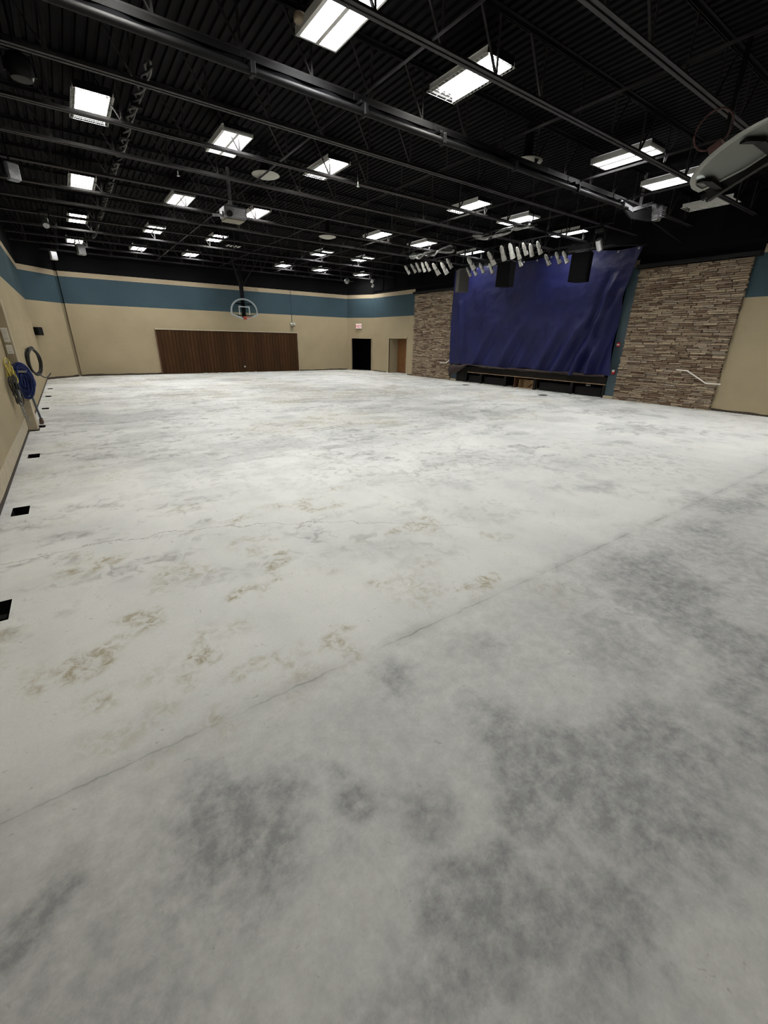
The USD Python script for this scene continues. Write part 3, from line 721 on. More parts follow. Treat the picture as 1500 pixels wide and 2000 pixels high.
fh = thing('basketball_hoop', 'clear fan shaped basketball hoop hung from the ceiling before the far wall', 'basketball hoop', (8.47, 25.5, 2.92))
W_, H_ = 1.50, 1.05
FB = fan_board(W_, H_)
Tb = frame((0, 0, 0), (1, 0, 0), (0, 0, 1))
obj('backboard', prism(FB.buffer(-0.055), Tb, 0.014), 'clear_acrylic', fh, label='clear acrylic fan backboard')
obj('board_edge', prism(FB.difference(FB.buffer(-0.085)), frame((0, 0.004, 0), (1, 0, 0), (0, 0, 1)), 0.022), plain('board_edge_white', (0.42, 0.46, 0.47), 0.4), fh)
sq = sbox(-0.31, 0.22, 0.31, 0.66)
obj('target_square', prism(sq.difference(sbox(-0.25, 0.22, 0.25, 0.60)), frame((0, -0.015, 0), (1, 0, 0), (0, 0, 1)), 0.006), plain('target_line_white', (0.50, 0.53, 0.54), 0.4), fh)
a = np.linspace(0, 2 * math.pi, 33)[:-1]
obj('rim', cat_(tube(np.c_[0.228 * np.cos(a), -0.40 + 0.228 * np.sin(a), np.full(32, 0.10)], 0.011, 8, True), box((0, -0.09, 0.10), (0.16, 0.16, 0.03)), box((0, -0.03, 0.07), (0.18, 0.03, 0.16))), ORANGE_RIM, fh)
obj('brace', cat_(bar((-0.40, 0.07, 0.78), (0.50, 0.07, 0.78), 0.05, 0.05)), BLACK_STEEL, fh)
obj('brace', cat_(bar((-0.56, 0.07, 0.20), (0.56, 0.07, 0.20), 0.05, 0.05)), BLACK_STEEL, fh)
obj('mast', cat_(box((0, 0.14, 1.02), (0.20, 0.14, 1.85), 0.02), bar((0, 0.14, 1.7), (0.0, 0.30, 3.33), 0.18, 0.14)), BLACK_STEEL, fh)
obj('stay', cat_(bar((0, 0.14, 1.55), (-0.95, -1.1, 3.33), 0.05, 0.05), bar((0, 0.14, 1.55), (0.95, -1.1, 3.33), 0.05, 0.05)), BLACK_STEEL, fh)
obj('stay', cat_(bar((-0.06, 0.2, 1.62), (-0.30, 0.9, 3.33), 0.05, 0.05), bar((0.06, 0.2, 1.62), (0.30, 0.9, 3.33), 0.05, 0.05)), BLACK_STEEL, fh)
obj('cross_head', bar((-1.1, -1.1, 3.28), (1.1, -1.1, 3.28), 0.08, 0.06), BLACK_STEEL, fh)

# hoop folded up under the roof near the camera: its board lies on its side, leaning
nh = thing('folded_basketball_hoop', 'pale hazy fan backboard folded up on black frame at the right edge', 'basketball hoop', (8.0, 3.3, 4.4))
e_w, e_up = np.array([0.0, -0.9, 0.44]), np.array([-1.0, 0.0, 0.0])
e_w /= np.linalg.norm(e_w)
W2, H2 = 1.28, 1.06
FB2 = fan_board(W2, H2)
o2 = e_w * 0.20 - e_up * 0.77
TT = frame(o2, e_w, e_up)
nrm = TT[:3, 2]
P3 = lambda u, v, d=0.0: o2 + e_w * u + e_up * v + nrm * d
obj('backboard', prism(FB2.buffer(-0.03), TT, 0.018), 'hazy_acrylic', nh, label='hazy pale acrylic board')
obj('board_edge', prism(FB2.difference(FB2.buffer(-0.06)), TT, 0.035), plain('board_edge_pale', (0.26, 0.265, 0.24), 0.5), nh)
obj('brace', cat_(bar(P3(-0.46, -0.05, 0.05), P3(-0.44, 0.46, 0.05), 0.11, 0.05), bar(P3(-0.44, 0.44, 0.05), P3(-0.50, 0.60, 0.04), 0.09, 0.04)), BLACK_STEEL, nh)
obj('brace', cat_(bar(P3(0.20, -0.05, 0.05), P3(0.20, 0.60, 0.05), 0.13, 0.05), bar(P3(0.20, 0.58, 0.05), P3(0.10, 0.86, 0.04), 0.10, 0.04)), BLACK_STEEL, nh)
obj('bottom_pad', bar(P3(-0.62, -0.06, 0.0), P3(0.66, -0.06, 0.0), 0.09, 0.24), BLACK_PLASTIC, nh, label='black rubber bumper pad')
obj('frame_tube', bar(P3(-0.75, -0.24, -0.05), P3(1.5, -0.24, -0.05), 0.07, 0.07), BLACK_STEEL, nh)
obj('frame_tube', bar(P3(-0.75, -0.42, -0.05), P3(1.5, -0.42, -0.05), 0.05, 0.05), CHORD_STEEL, nh)
obj('frame_tube', cat_(bar(P3(-0.46, 0.1, -0.06), P3(-0.46, -0.45, -0.06), 0.06, 0.06), bar(P3(0.22, 0.1, -0.06), P3(0.22, -0.45, -0.06), 0.06, 0.06)), BLACK_STEEL, nh)
zt = Z_DECK - 4.4
pa, pb = P3(-0.70, -0.42, -0.05), P3(1.1, -0.42, -0.05)
for q in (pa, pb):
    obj('hanger_post', bar(q, (q[0], q[1], zt), 0.06, 0.06), BLACK_STEEL, nh)
rim_c = P3(-0.20, 0.72, -0.42)
ring = [rim_c + 0.228 * (math.cos(x) * e_w + math.sin(x) * nrm) for x in a]
obj('rim', cat_(tube(np.array(ring), 0.012, 8, True), bar(P3(-0.20, 0.72, 0.0), P3(-0.20, 0.72, -0.20), 0.20, 0.16)), DARK_RED, nh)

# ------------------------------------------------------------------ wood folding partition in the far wall
fp = thing('folding_partition', 'long dark brown wood folding partition set in the far wall', 'partition', (0, YB, 0))
PX0, PX1, PZ = 4.13, 12.34, 2.30
npk = 44
pw = (PX1 - PX0) / npk
for k in range(npk):
    obj('plank', box((PX0 + (k + 0.5) * pw, -0.035 - 0.008 * (k % 2), PZ / 2 + 0.01), (pw - 0.012, 0.05, PZ - 0.03), 0.006), PLANKS[(k * 7 + k // 3) % 4], fp)
obj('backing', span((PX0, -0.012, 0.01), (PX1, -0.002, PZ)), VOID, fp)
obj('head_rail', span((PX0 - 0.05, -0.09, PZ), (PX1 + 0.05, 0, PZ + 0.06)), CREAM_PAINT, fp, label='cream head rail')
obj('jamb', span((PX0 - 0.05, -0.08, 0), (PX0, 0, PZ)), REDWOOD, fp)
obj('jamb', span((PX1, -0.08, 0), (PX1 + 0.05, 0, PZ)), TAN_PAINT, fp)
obj('latch', lathe([(0, 0), (0.05, 0.0), (0.05, 0.03), (0, 0.03)], 16).apply_transform(trimesh.transformations.rotation_matrix(math.pi / 2, (1, 0, 0))).apply_translation((8.75, -0.07, 0.33)), WHITE_PLASTIC, fp)
sc = thing('rubble_scrap', 'scraps of pale debris along the foot of the wood partition', 'debris', (0, YB - 0.22, 0), kind='stuff')
obj('scrap', cat_(*[box((6.2 + 0.5 * k + 0.3 * RNG.random(), 0.1 * RNG.random(), 0.015), (0.10 + 0.15 * RNG.random(), 0.06, 0.03), 0.01) for k in range(7)]), DEBRIS, sc, kind='stuff')

# ------------------------------------------------------------------ doors
def corner_pt(s, d, z):
    p = cA + cd * s + cn * d
    return np.array([p[0], p[1], z])


d1 = thing('door_1', 'open doorway to an unlit room in the angled far right corner', kind='structure')
obj('door_frame', cat_(bar(corner_pt(s0 + 0.025, -0.012, 0), corner_pt(s0 + 0.025, -0.012, 2.07), 0.05, 0.05), bar(corner_pt(s1 - 0.025, -0.012, 0), corner_pt(s1 - 0.025, -0.012, 2.07), 0.05, 0.05),
                       bar(corner_pt(s0 - 0.02, -0.015, 2.09), corner_pt(s1 + 0.02, -0.015, 2.09), 0.05, 0.06)), TAN_PAINT, d1)
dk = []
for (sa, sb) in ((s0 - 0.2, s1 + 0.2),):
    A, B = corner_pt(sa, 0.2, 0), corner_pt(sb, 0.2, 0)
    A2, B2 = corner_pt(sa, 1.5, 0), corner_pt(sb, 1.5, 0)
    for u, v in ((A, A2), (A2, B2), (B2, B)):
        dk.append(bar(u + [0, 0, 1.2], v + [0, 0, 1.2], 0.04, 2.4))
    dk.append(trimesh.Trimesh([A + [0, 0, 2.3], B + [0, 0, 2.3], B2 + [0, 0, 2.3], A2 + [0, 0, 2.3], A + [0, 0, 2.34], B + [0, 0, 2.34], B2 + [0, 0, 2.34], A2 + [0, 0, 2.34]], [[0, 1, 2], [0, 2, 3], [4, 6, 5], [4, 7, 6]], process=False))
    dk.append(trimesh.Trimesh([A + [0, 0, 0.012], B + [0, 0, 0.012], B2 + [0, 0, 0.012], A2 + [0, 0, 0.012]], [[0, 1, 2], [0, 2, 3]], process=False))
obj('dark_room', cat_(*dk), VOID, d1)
d2 = thing('door_2', 'recessed side entry with a brown wooden door standing open', kind='structure')
obj('recess', cat_(span((XR + 0.2, D2B - 0.01, 0), (18.9, D2B + 0.1, 2.2)), span((XR + 0.2, D2A - 0.1, 0), (18.9, D2A, 2.2)), span((18.9, D2A - 0.1, 0), (19.0, D2B + 0.1, 2.2)), span((XR + 0.2, D2A - 0.1, 2.1), (19.0, D2B + 0.1, 2.2))), TAN_PAINT, d2)
obj('door_frame', cat_(span((XR - 0.02, D2B, 0), (XR + 0.05, D2B + 0.07, 2.15)), span((XR - 0.02, D2A - 0.07, 0), (XR + 0.05, D2A, 2.15)), span((XR - 0.02, D2A - 0.07, 2.09), (XR + 0.05, D2B + 0.07, 2.16))), TAN_PAINT, d2)
leaf = obj('door_leaf', span((17.80, D2A + 0.02, 0.01), (17.85, D2B - 0.03, 2.07)), WOOD_DOOR, d2, label='brown wooden door leaf')
obj('handle', cat_(rod((17.80, D2A + 0.2, 1.0), (17.74, D2A + 0.2, 1.0), 0.015, 10), rod((17.745, D2A + 0.2, 1.0), (17.745, D2A + 0.34, 1.0), 0.011, 10)), SILVER, leaf)
obj('plinth', span((XR - 0.05, D2A - 0.17, 0), (XR + 0.03, D2A - 0.06, 0.07)), WHITE_PLASTIC, d2)
obj('plinth', span((XR - 0.05, D2B + 0.06, 0), (XR + 0.03, D2B + 0.17, 0.07)), WHITE_PLASTIC, d2)

# exit sign on the angled corner wall
pc = corner_pt(1.05, -0.05, 2.83)
ang = math.atan2(-cd[1], -cd[0])      # sign's +x runs left to right as seen from the hall
ex = thing('exit_sign', 'small white lit exit sign above the dark doorway', 'exit sign', pc, ang)
obj('case', box((0, 0, 0), (0.46, 0.09, 0.30), 0.02), WHITE_PLASTIC, ex)
obj('face', box((0, -0.047, 0), (0.42, 0.006, 0.26)), SIGN_GLOW, ex, label='lit pale face')
tx = meshkit.text_mesh('EXIT', 0.15, 0.004, True)
tx.apply_translation(-tx.bounds.mean(0)); tx.apply_transform(trimesh.transformations.rotation_matrix(math.pi / 2, (1, 0, 0))); tx.apply_scale(0.95); tx.apply_translation((0, -0.053, 0))
obj('lettering', tx, SIGN_RED, ex, label='red letters EXIT')
el = thing('emergency_light', 'small emergency light unit on the far wall above the partition end', 'emergency light', (12.06, YB, 2.80))
obj('case', box((0, -0.06, 0), (0.30, 0.12, 0.22), 0.03), plain('unit_tan', (0.30, 0.27, 0.21), 0.5), el)
for s in (-1, 1):
    obj('lamp_head', rod((s * 0.09, -0.10, 0.06), (s * 0.09, -0.20, 0.04), 0.06, 16), WHITE_METAL, el, smooth=40)
obj('conduit', rod((-0.05, -0.03, -0.11), (-0.05, -0.03, -0.40), 0.03, 10), plain('unit_shadow_tan', (0.24, 0.21, 0.16), 0.6), el)
cd2 = thing('wall_conduit', 'thin blue grey conduit running down the blue band above the emergency light', 'conduit', (12.06, YB, 0))
obj('pipe', rod((0, -0.02, 2.9), (0, -0.02, Z_TOP), 0.016, 8), BLUE_PAINT, cd2)

# ------------------------------------------------------------------ stone cladding
def ledge_stone(l, h, d, seed):
    r = np.random.default_rng(seed)
    s = np.array([d, l, h]) / 2
    pts = []
    for sx in (-1, 1):
        for sy_ in (-1, 1):
            for sz in (-1, 1):
                q = s * [sx, sy_, sz]
                if sx < 0:
                    q = q * [1, 0.97, 0.86] + [r.uniform(-0.012, 0.012), r.uniform(-0.012, 0.012), r.uniform(-0.006, 0.006)]
                pts.append(q)
    V = np.array(pts)
    F = [[0, 1, 3], [0, 3, 2], [4, 6, 7], [4, 7, 5], [0, 4, 5], [0, 5, 1], [2, 3, 7], [2, 7, 6], [0, 2, 6], [0, 6, 4], [1, 5, 7], [1, 7, 3]]
    return trimesh.Trimesh(V, F, process=False)


def cladding(label, y0, y1, z1, ndir, seed):
    """ledge stone veneer; the 300 stones nearest the camera are parts, the rest one joined part of the same tone each"""
    r = np.random.default_rng(seed)
    t = thing('stone_cladding', label, 'stone wall', (XR - 0.022, 0, 0))
    obj('backing', span((-0.045, y0 + 0.01, 0), (0, y1 - 0.01, z1)), MORTAR, t)
    st = []
    z = 0.0
    while z < z1 - 0.02:
        h = min(r.choice([0.04, 0.05, 0.06, 0.075]), z1 - z)
        y = y0 + r.uniform(-0.02, 0.02)
        while y < y1 - 0.03:
            l = r.uniform(0.16, 0.52)
            if y + l > y1 - 0.12: l = y1 + r.uniform(-0.025, 0.02) - y
            d = 0.075 + r.uniform(0, 0.05)
            st.append((y + l / 2, z + h / 2, l - 0.006, h - 0.005, d, r.integers(1 << 30), r.choice(6, p=[.26, .22, .17, .2, .06, .09])))
            y += l
        z += h
    st.sort(key=lambda q: (q[0] ** 2 + (q[1] - 1.9) ** 2) / (q[2] ** 2 + 0.02))
    rest = {}
    for k, (yc, zc, l, h, d, sd_, tone) in enumerate(st):
        mm = ledge_stone(l, h, d, sd_)
        mm.apply_translation((-d / 2 - 0.02, yc, zc))
        if k < 300:
            obj('stone', mm, STONES[tone], t)
        else:
            rest.setdefault(tone, []).append(mm)
    for tone, ms in sorted(rest.items()):
        obj('stone_field', cat_(*ms), STONES[tone], t, kind='stuff')
    return len(st)


n1 = cladding('stacked brown ledge stone panel right of the stage', 5.35, 8.60, 4.44, 1, 101)
n2 = cladding('stacked brown ledge stone panel left of the stage, beside the recessed door', 17.75, 21.08, 4.44, 1, 202)
tl = thing('trim_3', 'black ledge on top of the right stone panel', kind='structure')
obj('ledge', box((XR - 0.125, 6.95, 4.50), (0.25, 3.5, 0.12), 0.015), BLACK_STEEL, tl)
obj('upstand', box((XR - 0.03, 6.95, 4.66), (0.06, 3.48, 0.20)), BLACK_DRAPE, tl)
tl = thing('trim_4', 'black ledge on top of the left stone panel', kind='structure')
obj('ledge', box((XR - 0.125, 19.42, 4.50), (0.25, 3.45, 0.12), 0.015), BLACK_STEEL, tl)
obj('upstand', box((XR - 0.03, 19.42, 4.66), (0.06, 3.43, 0.20)), BLACK_DRAPE, tl)

for lab, pts in (('white bent handrail on the right stone panel', [(6.58, 1.21), (6.25, 1.20), (5.62, 0.85), (5.20, 0.85)]), ('white bent handrail on the left stone panel', [(18.48, 0.87), (18.0, 0.88), (17.45, 1.21), (17.0, 1.215)])):
    hr = thing('handrail', lab, 'handrail', (XS - 0.14, 0, 0), group='stage handrails')
    obj('rail', tube([(0, *q) for q in np.vstack([np.linspace(pts[k], pts[k + 1], 8, endpoint=k == 2) for k in range(3)])], 0.022, 10), RAIL_WHITE, hr, smooth=True)
    for q in (pts[1], pts[2]):
        obj('bracket', rod((0, *q), (0.068, q[0], q[1] - 0.03), 0.010, 8), RAIL_WHITE, hr)

# fire alarm pulls on the blue strip
for lab, (y, z), mm in (('upper small red fire alarm pull on the blue strip right of the tarp', (8.83, 1.97), RED), ('lower red and white alarm pull on the blue strip at the stage corner', (8.80, 0.98), RED)):
    fa = thing('fire_alarm_pull', lab, 'fire alarm', (XR - 0.03, y, z))
    obj('box', box((-0.03, 0, 0), (0.06, 0.12, 0.15), 0.01), mm, fa)
    obj('plate', box((-0.063, 0, 0.05 if z < 1.5 else 0.0), (0.008, 0.10, 0.05 if z > 1.5 else 0.09)), WHITE_PLASTIC, fa)

# ------------------------------------------------------------------ STAGE
stg = thing('stage_platform', 'low black stage front with open storage bays under a plywood edged deck', 'stage', (XR, 0, 0))
SX = -0.06
obj('fascia', span((SX, ST0, 0.515), (SX + 0.05, 16.72, 0.775)), FASCIA, stg, label='charcoal fascia board')
obj('edge_strip', span((SX - 0.02, ST0, 0.480), (SX + 0.05, 16.5, 0.515)), plain('strip_wood', (0.30, 0.20, 0.11), 0.6, vary=0.2), stg, label='thin pale wood strip')
obj('deck', span((SX + 0.05, ST0 + 0.02, 0.70), (2.6, ST1 - 0.02, 0.775)), FASCIA, stg)
obj('left_skirt', span((SX, 16.72, 0.0), (SX + 0.05, ST1 - 0.02, 0.775)), FASCIA, stg)
for y in (9.05, 10.45, 12.28, 13.98, 15.55, 16.62):
    obj('post', span((SX - 0.0, y - 0.06, 0), (SX + 0.08, y + 0.06, 0.48)), DARK_PLASTIC, stg)
obj('back_panel', span((1.25, ST0 + 0.02, 0), (1.3, ST1 - 0.02, 0.7)), VOID, stg)
obj('side_panel', span((SX + 0.02, 13.40, 0.0), (1.2, 13.44, 0.48)), REDWOOD, stg)
for y0, y1, lab in ((9.2, 10.35, 'wide black storage bin under the right end of the stage'), (10.55, 12.1, 'wide black storage bin under the stage, right of the plywood box'), (14.15, 15.4, 'black storage bin under the stage, left of the plywood box'), (15.68, 16.5, 'short black storage bin under the left end of the stage')):
    bn = thing('storage_bin', lab, 'storage bin', (XR + 0.06, (y0 + y1) / 2, 0), group='bins under the stage')
    obj('body', box((0.4, 0, 0.16), (0.78, y1 - y0, 0.32), 0.02), DARK_PLASTIC, bn)
    obj('lid', box((0.4, 0, 0.335), (0.82, y1 - y0 + 0.03, 0.03), 0.008), BLACK_PLASTIC, bn)
pb_ = thing('plywood_box', 'open pale plywood box standing under the middle of the stage', 'box', (XR + 0.10, 12.85, 0))
obj('panel', span((0.30, -0.40, 0.0), (0.32, 0.40, 0.37)), PLYWOOD, pb_)
obj('panel', cat_(span((0, -0.40, 0.0), (0.30, -0.38, 0.37)), span((0, 0.38, 0), (0.30, 0.40, 0.37))), PLYWOOD, pb_)
obj('floor_panel', span((0, -0.38, 0), (0.30, 0.38, 0.02)), PLYWOOD, pb_)
obj('brace', bar((0.285, -0.36, 0.34), (0.285, 0.05, 0.04), 0.03, 0.06), REDWOOD, pb_)
cp_ = thing('crumpled_paper', 'crumpled pale paper on the bin at the right end of the stage', 'paper', (XR + 0.20, 9.85, 0.36))
blob = trimesh.creation.icosphere(2, 0.08); blob.vertices *= (1 + 0.6 * (meshkit.fbm(blob.vertices * 18, 3, 3)[:, None] - 0.5)) * np.array([1.0, 1.5, 0.55]); blob.vertices[:, 2] -= blob.vertices[:, 2].min()
obj('sheet', blob, DEBRIS, cp_)
# black box behind the tarp so that the stage opening is closed
obj('wall_stage', span((20.2, ST0 - 0.3, 0), (20.3, ST1 + 0.3, 6.3)), BLACK_DRAPE, **STRUCT)
obj('wall_stage', span((XR + 0.2, ST0 - 0.1, 0), (20.2, ST0, 6.3)), BLACK_DRAPE, **STRUCT)
obj('wall_stage', span((XR + 0.2, ST1, 0), (20.2, ST1 + 0.1, 6.3)), BLACK_DRAPE, **STRUCT)
obj('ceiling_stage', span((XR + 0.2, ST0, 5.6), (20.2, ST1, 5.7)), BLACK_DRAPE, **STRUCT)

# ------------------------------------------------------------------ TARP
def tarp_mesh():
    nu, nv = 190, 120
    u, v = np.meshgrid(np.linspace(0, 1, nu), np.linspace(0, 1, nv))      # u: left (y=17.7) to right (8.6); v: top to bottom
    ztop = 5.30 - 0.18 * u ** 3 - 0.06 * np.sin(u * math.pi * 5) ** 2
    zbot = 0.86 + 0.05 * np.sin(u * 14) + 0.03 * np.sin(u * 37) - 0.02 * u + 0.08 * sstep(0.02 + 0 * u, 0, 1)
    yl = 17.78 - 0.10 * v
    # right edge: bows in to the left as it falls
    yr = 8.60 + 0.28 * np.sin(np.clip(v, 0, 1) * math.pi) ** 0.8 * 0.9 + 0.16 * v
    y = yl + (yr - yl) * u
    z = ztop + (zbot - ztop) * v
    d = np.zeros_like(u)
    # vertical fold near the left hem
    d += 0.07 * np.exp(-((u - 0.055 - 0.035 * v) / 0.014) ** 2) * sstep(v, 0.05, 0.4)
    d -= 0.04 * np.exp(-((u - 0.085 - 0.03 * v) / 0.02) ** 2) * sstep(v, 0.05, 0.5)
    # slack drapes sweeping from lower left up to the right
    for u0, sl, wdt, amp, v0 in ((0.20, 0.55, 0.020, 0.12, 0.68), (0.38, 0.60, 0.022, 0.13, 0.70), (0.50, 0.55, 0.018, 0.09, 0.74), (0.62, 0.55, 0.022, 0.13, 0.66), (0.72, 0.55, 0.022, 0.17, 0.60), (0.82, 0.45, 0.022, 0.24, 0.50), (0.895, 0.28, 0.018, 0.20, 0.40)):
        c = u0 + sl * (1 - v) * 0.55
        d += amp * np.exp(-((u - c) / wdt) ** 2) * sstep(v, v0 - 0.22, v0 + 0.22)
        d -= amp * 0.9 * np.exp(-((u - c - wdt * 1.9) / (wdt * 1.2)) ** 2) * sstep(v, v0 - 0.22, v0 + 0.22)
    # fold running down the right hem
    d += 0.16 * np.exp(-((u - 0.955 + 0.055 * v) / 0.013) ** 2) * sstep(v, 0.1, 0.4)
    d -= 0.10 * np.exp(-((u - 0.925 + 0.06 * v) / 0.016) ** 2) * sstep(v, 0.1, 0.4)
    Q = np.stack([y.ravel(), z.ravel(), 0 * y.ravel()], 1)
    w = meshkit.fbm(Q * np.array([0.55, 0.8, 1]), 4, 9).reshape(u.shape) - 0.5
    w2 = meshkit.fbm(Q * np.array([2.6, 1.3, 1]), 4, 19).reshape(u.shape) - 0.5
    d += 0.22 * w + 0.045 * w2 + 0.012 * np.sin(z * math.pi / 0.62 * 2) * 0
    hang = 0.06 + 0.02 * v
    x = XR - 0.22 - hang - np.clip(d, -0.16, 0.5) - 0.03 * np.sin(v * math.pi)
    V = np.stack([x.ravel(), y.ravel(), z.ravel()], 1)
    i, j = np.meshgrid(np.arange(nv - 1), np.arange(nu - 1), indexing='ij')
    a_ = (i * nu + j).ravel()
    F = np.vstack([np.stack([a_, a_ + nu, a_ + nu + 1], 1), np.stack([a_, a_ + nu + 1, a_ + 1], 1)])
    return V, F, nu, nv


TV, TF, nu, nv = tarp_mesh()
tp = thing('blue_tarp', 'huge blue tarpaulin hung across the stage opening', 'tarp')
V2 = np.vstack([TV, TV + [0.006, 0, 0]])
rim_i = list(range(nu)) + [k * nu + nu - 1 for k in range(1, nv)] + list(range(nu * nv - 2, nu * (nv - 1) - 1, -1)) + [k * nu for k in range(nv - 2, 0, -1)]
NB = len(TV)
side = []
for k in range(len(rim_i)):
    p, q = rim_i[k], rim_i[(k + 1) % len(rim_i)]
    side += [[p, q, q + NB], [p, q + NB, p + NB]]
obj('sheet', trimesh.Trimesh(V2, np.vstack([TF, TF[:, ::-1] + NB, side]), process=False), 'blue_tarpaulin', tp, smooth=True)
# the brown underside turned up along the stage edge
un = 320
uu = np.linspace(0, 1, un)
rows = []
for k, (dx, dz) in enumerate(((0.03, 0.05), (-0.05, 0.085), (-0.10, 0.035), (-0.05, 0.01), (0.0, -0.01))):
    wob = 0.05 * np.sin(uu * 23 + k) + 0.03 * np.sin(uu * 51 + 2 * k)
    fall = np.where(uu < 0.16, (0.16 - uu) / 0.16, 0)
    wob = wob * 0.5 + 0.16 * (meshkit.fbm(np.stack([uu * 26, uu * 0 + k * 0.9, uu * 0], 1), 4, 77) - 0.5)
    rows.append(np.c_[XR - 0.30 + dx - 0.09 * meshkit.fbm(np.stack([uu * 34, uu * 0 + k * 0.7, uu * 0], 1), 4, 55) + 0.06 * fall, 17.66 + (8.95 - 17.66) * uu, 0.80 + dz + wob * (0.35 + 0.2 * (k < 4)) - fall * (0.135 * k + 0.03) + 0.05 * np.exp(-((uu - 0.19) / 0.06) ** 2)])
V = np.vstack(rows)
i, j = np.meshgrid(np.arange(len(rows) - 1), np.arange(un - 1), indexing='ij')
a_ = (i * un + j).ravel()
F = np.vstack([np.stack([a_, a_ + un, a_ + un + 1], 1), np.stack([a_, a_ + un + 1, a_ + 1], 1)])
obj('turned_edge', trimesh.Trimesh(np.vstack([V, V + [0.006, 0, -0.004]]), np.vstack([F, F[:, ::-1] + len(V)]), process=False), BROWN_SHEET, tp, smooth=True, label='brown turned up bottom edge')
gr = []
for k in range(14):
    g = trimesh.creation.torus(0.03, 0.010, major_sections=14, minor_sections=6); g.apply_transform(trimesh.transformations.rotation_matrix(math.pi / 2, (0, 1, 0)))
    q = TV[int(k / 13 * (nu - 7)) + 3]
    g.apply_translation(q + [-0.01, 0, -0.05]); gr.append(g)
obj('grommet', cat_(*gr), SILVER, tp)
rope = thing('tarp_batten', 'black batten bar that carries the top of the tarp', 'batten', (XR - 0.22, 0, 5.34))
obj('bar', rod((0, 8.5, -0.2), (0, 9.6, -0.08), 0.025, 10), BLACK_STEEL, rope)
obj('bar', rod((0, 9.6, -0.06), (0, 17.9, 0.0), 0.025, 10), BLACK_STEEL, rope)
obj('bracket', cat_(*[rod((0, y, 0 if y > 9.6 else -0.16), (0.218, y, 0.02), 0.015, 8) for y in (8.7, 11, 13.5, 16, 17.8)]), BLACK_STEEL, rope)

# ------------------------------------------------------------------ speakers over the stage front
for lab, (y, z), rz, m_ in (('grey sided hanging loudspeaker left of the tarp', (15.85, 4.55), -0.55, SPEAKER_GREY), ('black hanging loudspeaker before the left half of the tarp', (13.30, 4.58), 0.0, SPEAKER_BLACK), ('black hanging loudspeaker before the right half of the tarp', (9.92, 4.48), 0.12, SPEAKER_BLACK)):
    sk = thing('hanging_loudspeaker', lab, 'loudspeaker', (15.52, y, z), rz, group='loudspeakers over the stage')
    wy = 0.68
    pl_ = Polygon([(-0.22, -wy / 2), (-0.22, wy / 2), (0.25, wy * 0.32), (0.25, -wy * 0.32)])
    cab = trimesh.creation.extrude_polygon(pl_, 0.90, engine='earcut'); cab.apply_translation((0, 0, -0.45))
    obj('cabinet', cab, m_, sk)
    obj('grille', box((-0.228, 0, 0), (0.014, wy - 0.06, 0.84), 0.005), m_, sk)
    obj('top_plate', box((0, 0, 0.46), (0.40, wy * 0.75, 0.02)), GREY_METAL, sk)
    for s in (-1, 1):
        obj('suspension_rod', rod((0, s * 0.18, 0.46), (0, s * 0.18, Z_DECK - z + 0.01), 0.012, 8), BLACK_STEEL, sk)

# ------------------------------------------------------------------ lighting pipes and stage lights
PIPES = [(14.2, 8.3, 18.7, 5.36, 'far long black lighting pipe, upper'), (15.15, 9.2, 15.6, 5.12, 'lower black lighting pipe nearer the tarp')]
for x, y0, y1, z, lab in PIPES:
    lp = thing('lighting_pipe', lab + ' over the stage front', 'lighting pipe', (x, 0, z), group='lighting pipes')
    obj('pipe', rod((0, y0, 0), (0, y1, 0), 0.026, 12), BLACK_STEEL, lp, smooth=40)
    for y in np.linspace(y0 + 0.4, y1 - 0.4, 6):
        obj('drop_rod', rod((0, y, 0), (0, y, Z_DECK - z + 0.01), 0.012, 8), BLACK_STEEL, lp)
for lab, (xc, y0, y1, zc) in (('silver grey cable wrap on truss above the left cluster of stage lights', (12.8, 13.7, 16.4, 5.26)), ('silver grey cable wrap on truss above the middle cluster of stage lights', (12.8, 10.15, 12.7, 5.40))):
    tr = thing('cable_wrap', lab, 'cable', (xc, 0, zc))
    tt = np.linspace(y0, y1, 120)
    for k in range(4):
        obj('cable', tube(np.c_[0.08 * np.sin(tt * (4 + k) + k * 1.7), tt, 0.06 * np.cos(tt * (5 - 0.6 * k) + k) - 0.05 * np.sin(tt * 2.1 + k)], 0.028 + 0.006 * k, 6), [TAPE_GREY, SILVER, BLACK_CORD, TAPE_GREY][k], tr, smooth=True)
    obj('pipe', rod((0, y0 - 0.2, 0), (0, y1 + 0.2, 0), 0.026, 10), BLACK_STEEL, tr)
    for yq in (y0, y1):
        obj('drop_rod', rod((0, yq, 0), (0, yq, Z_DECK - zc), 0.012, 8), BLACK_STEEL, tr)


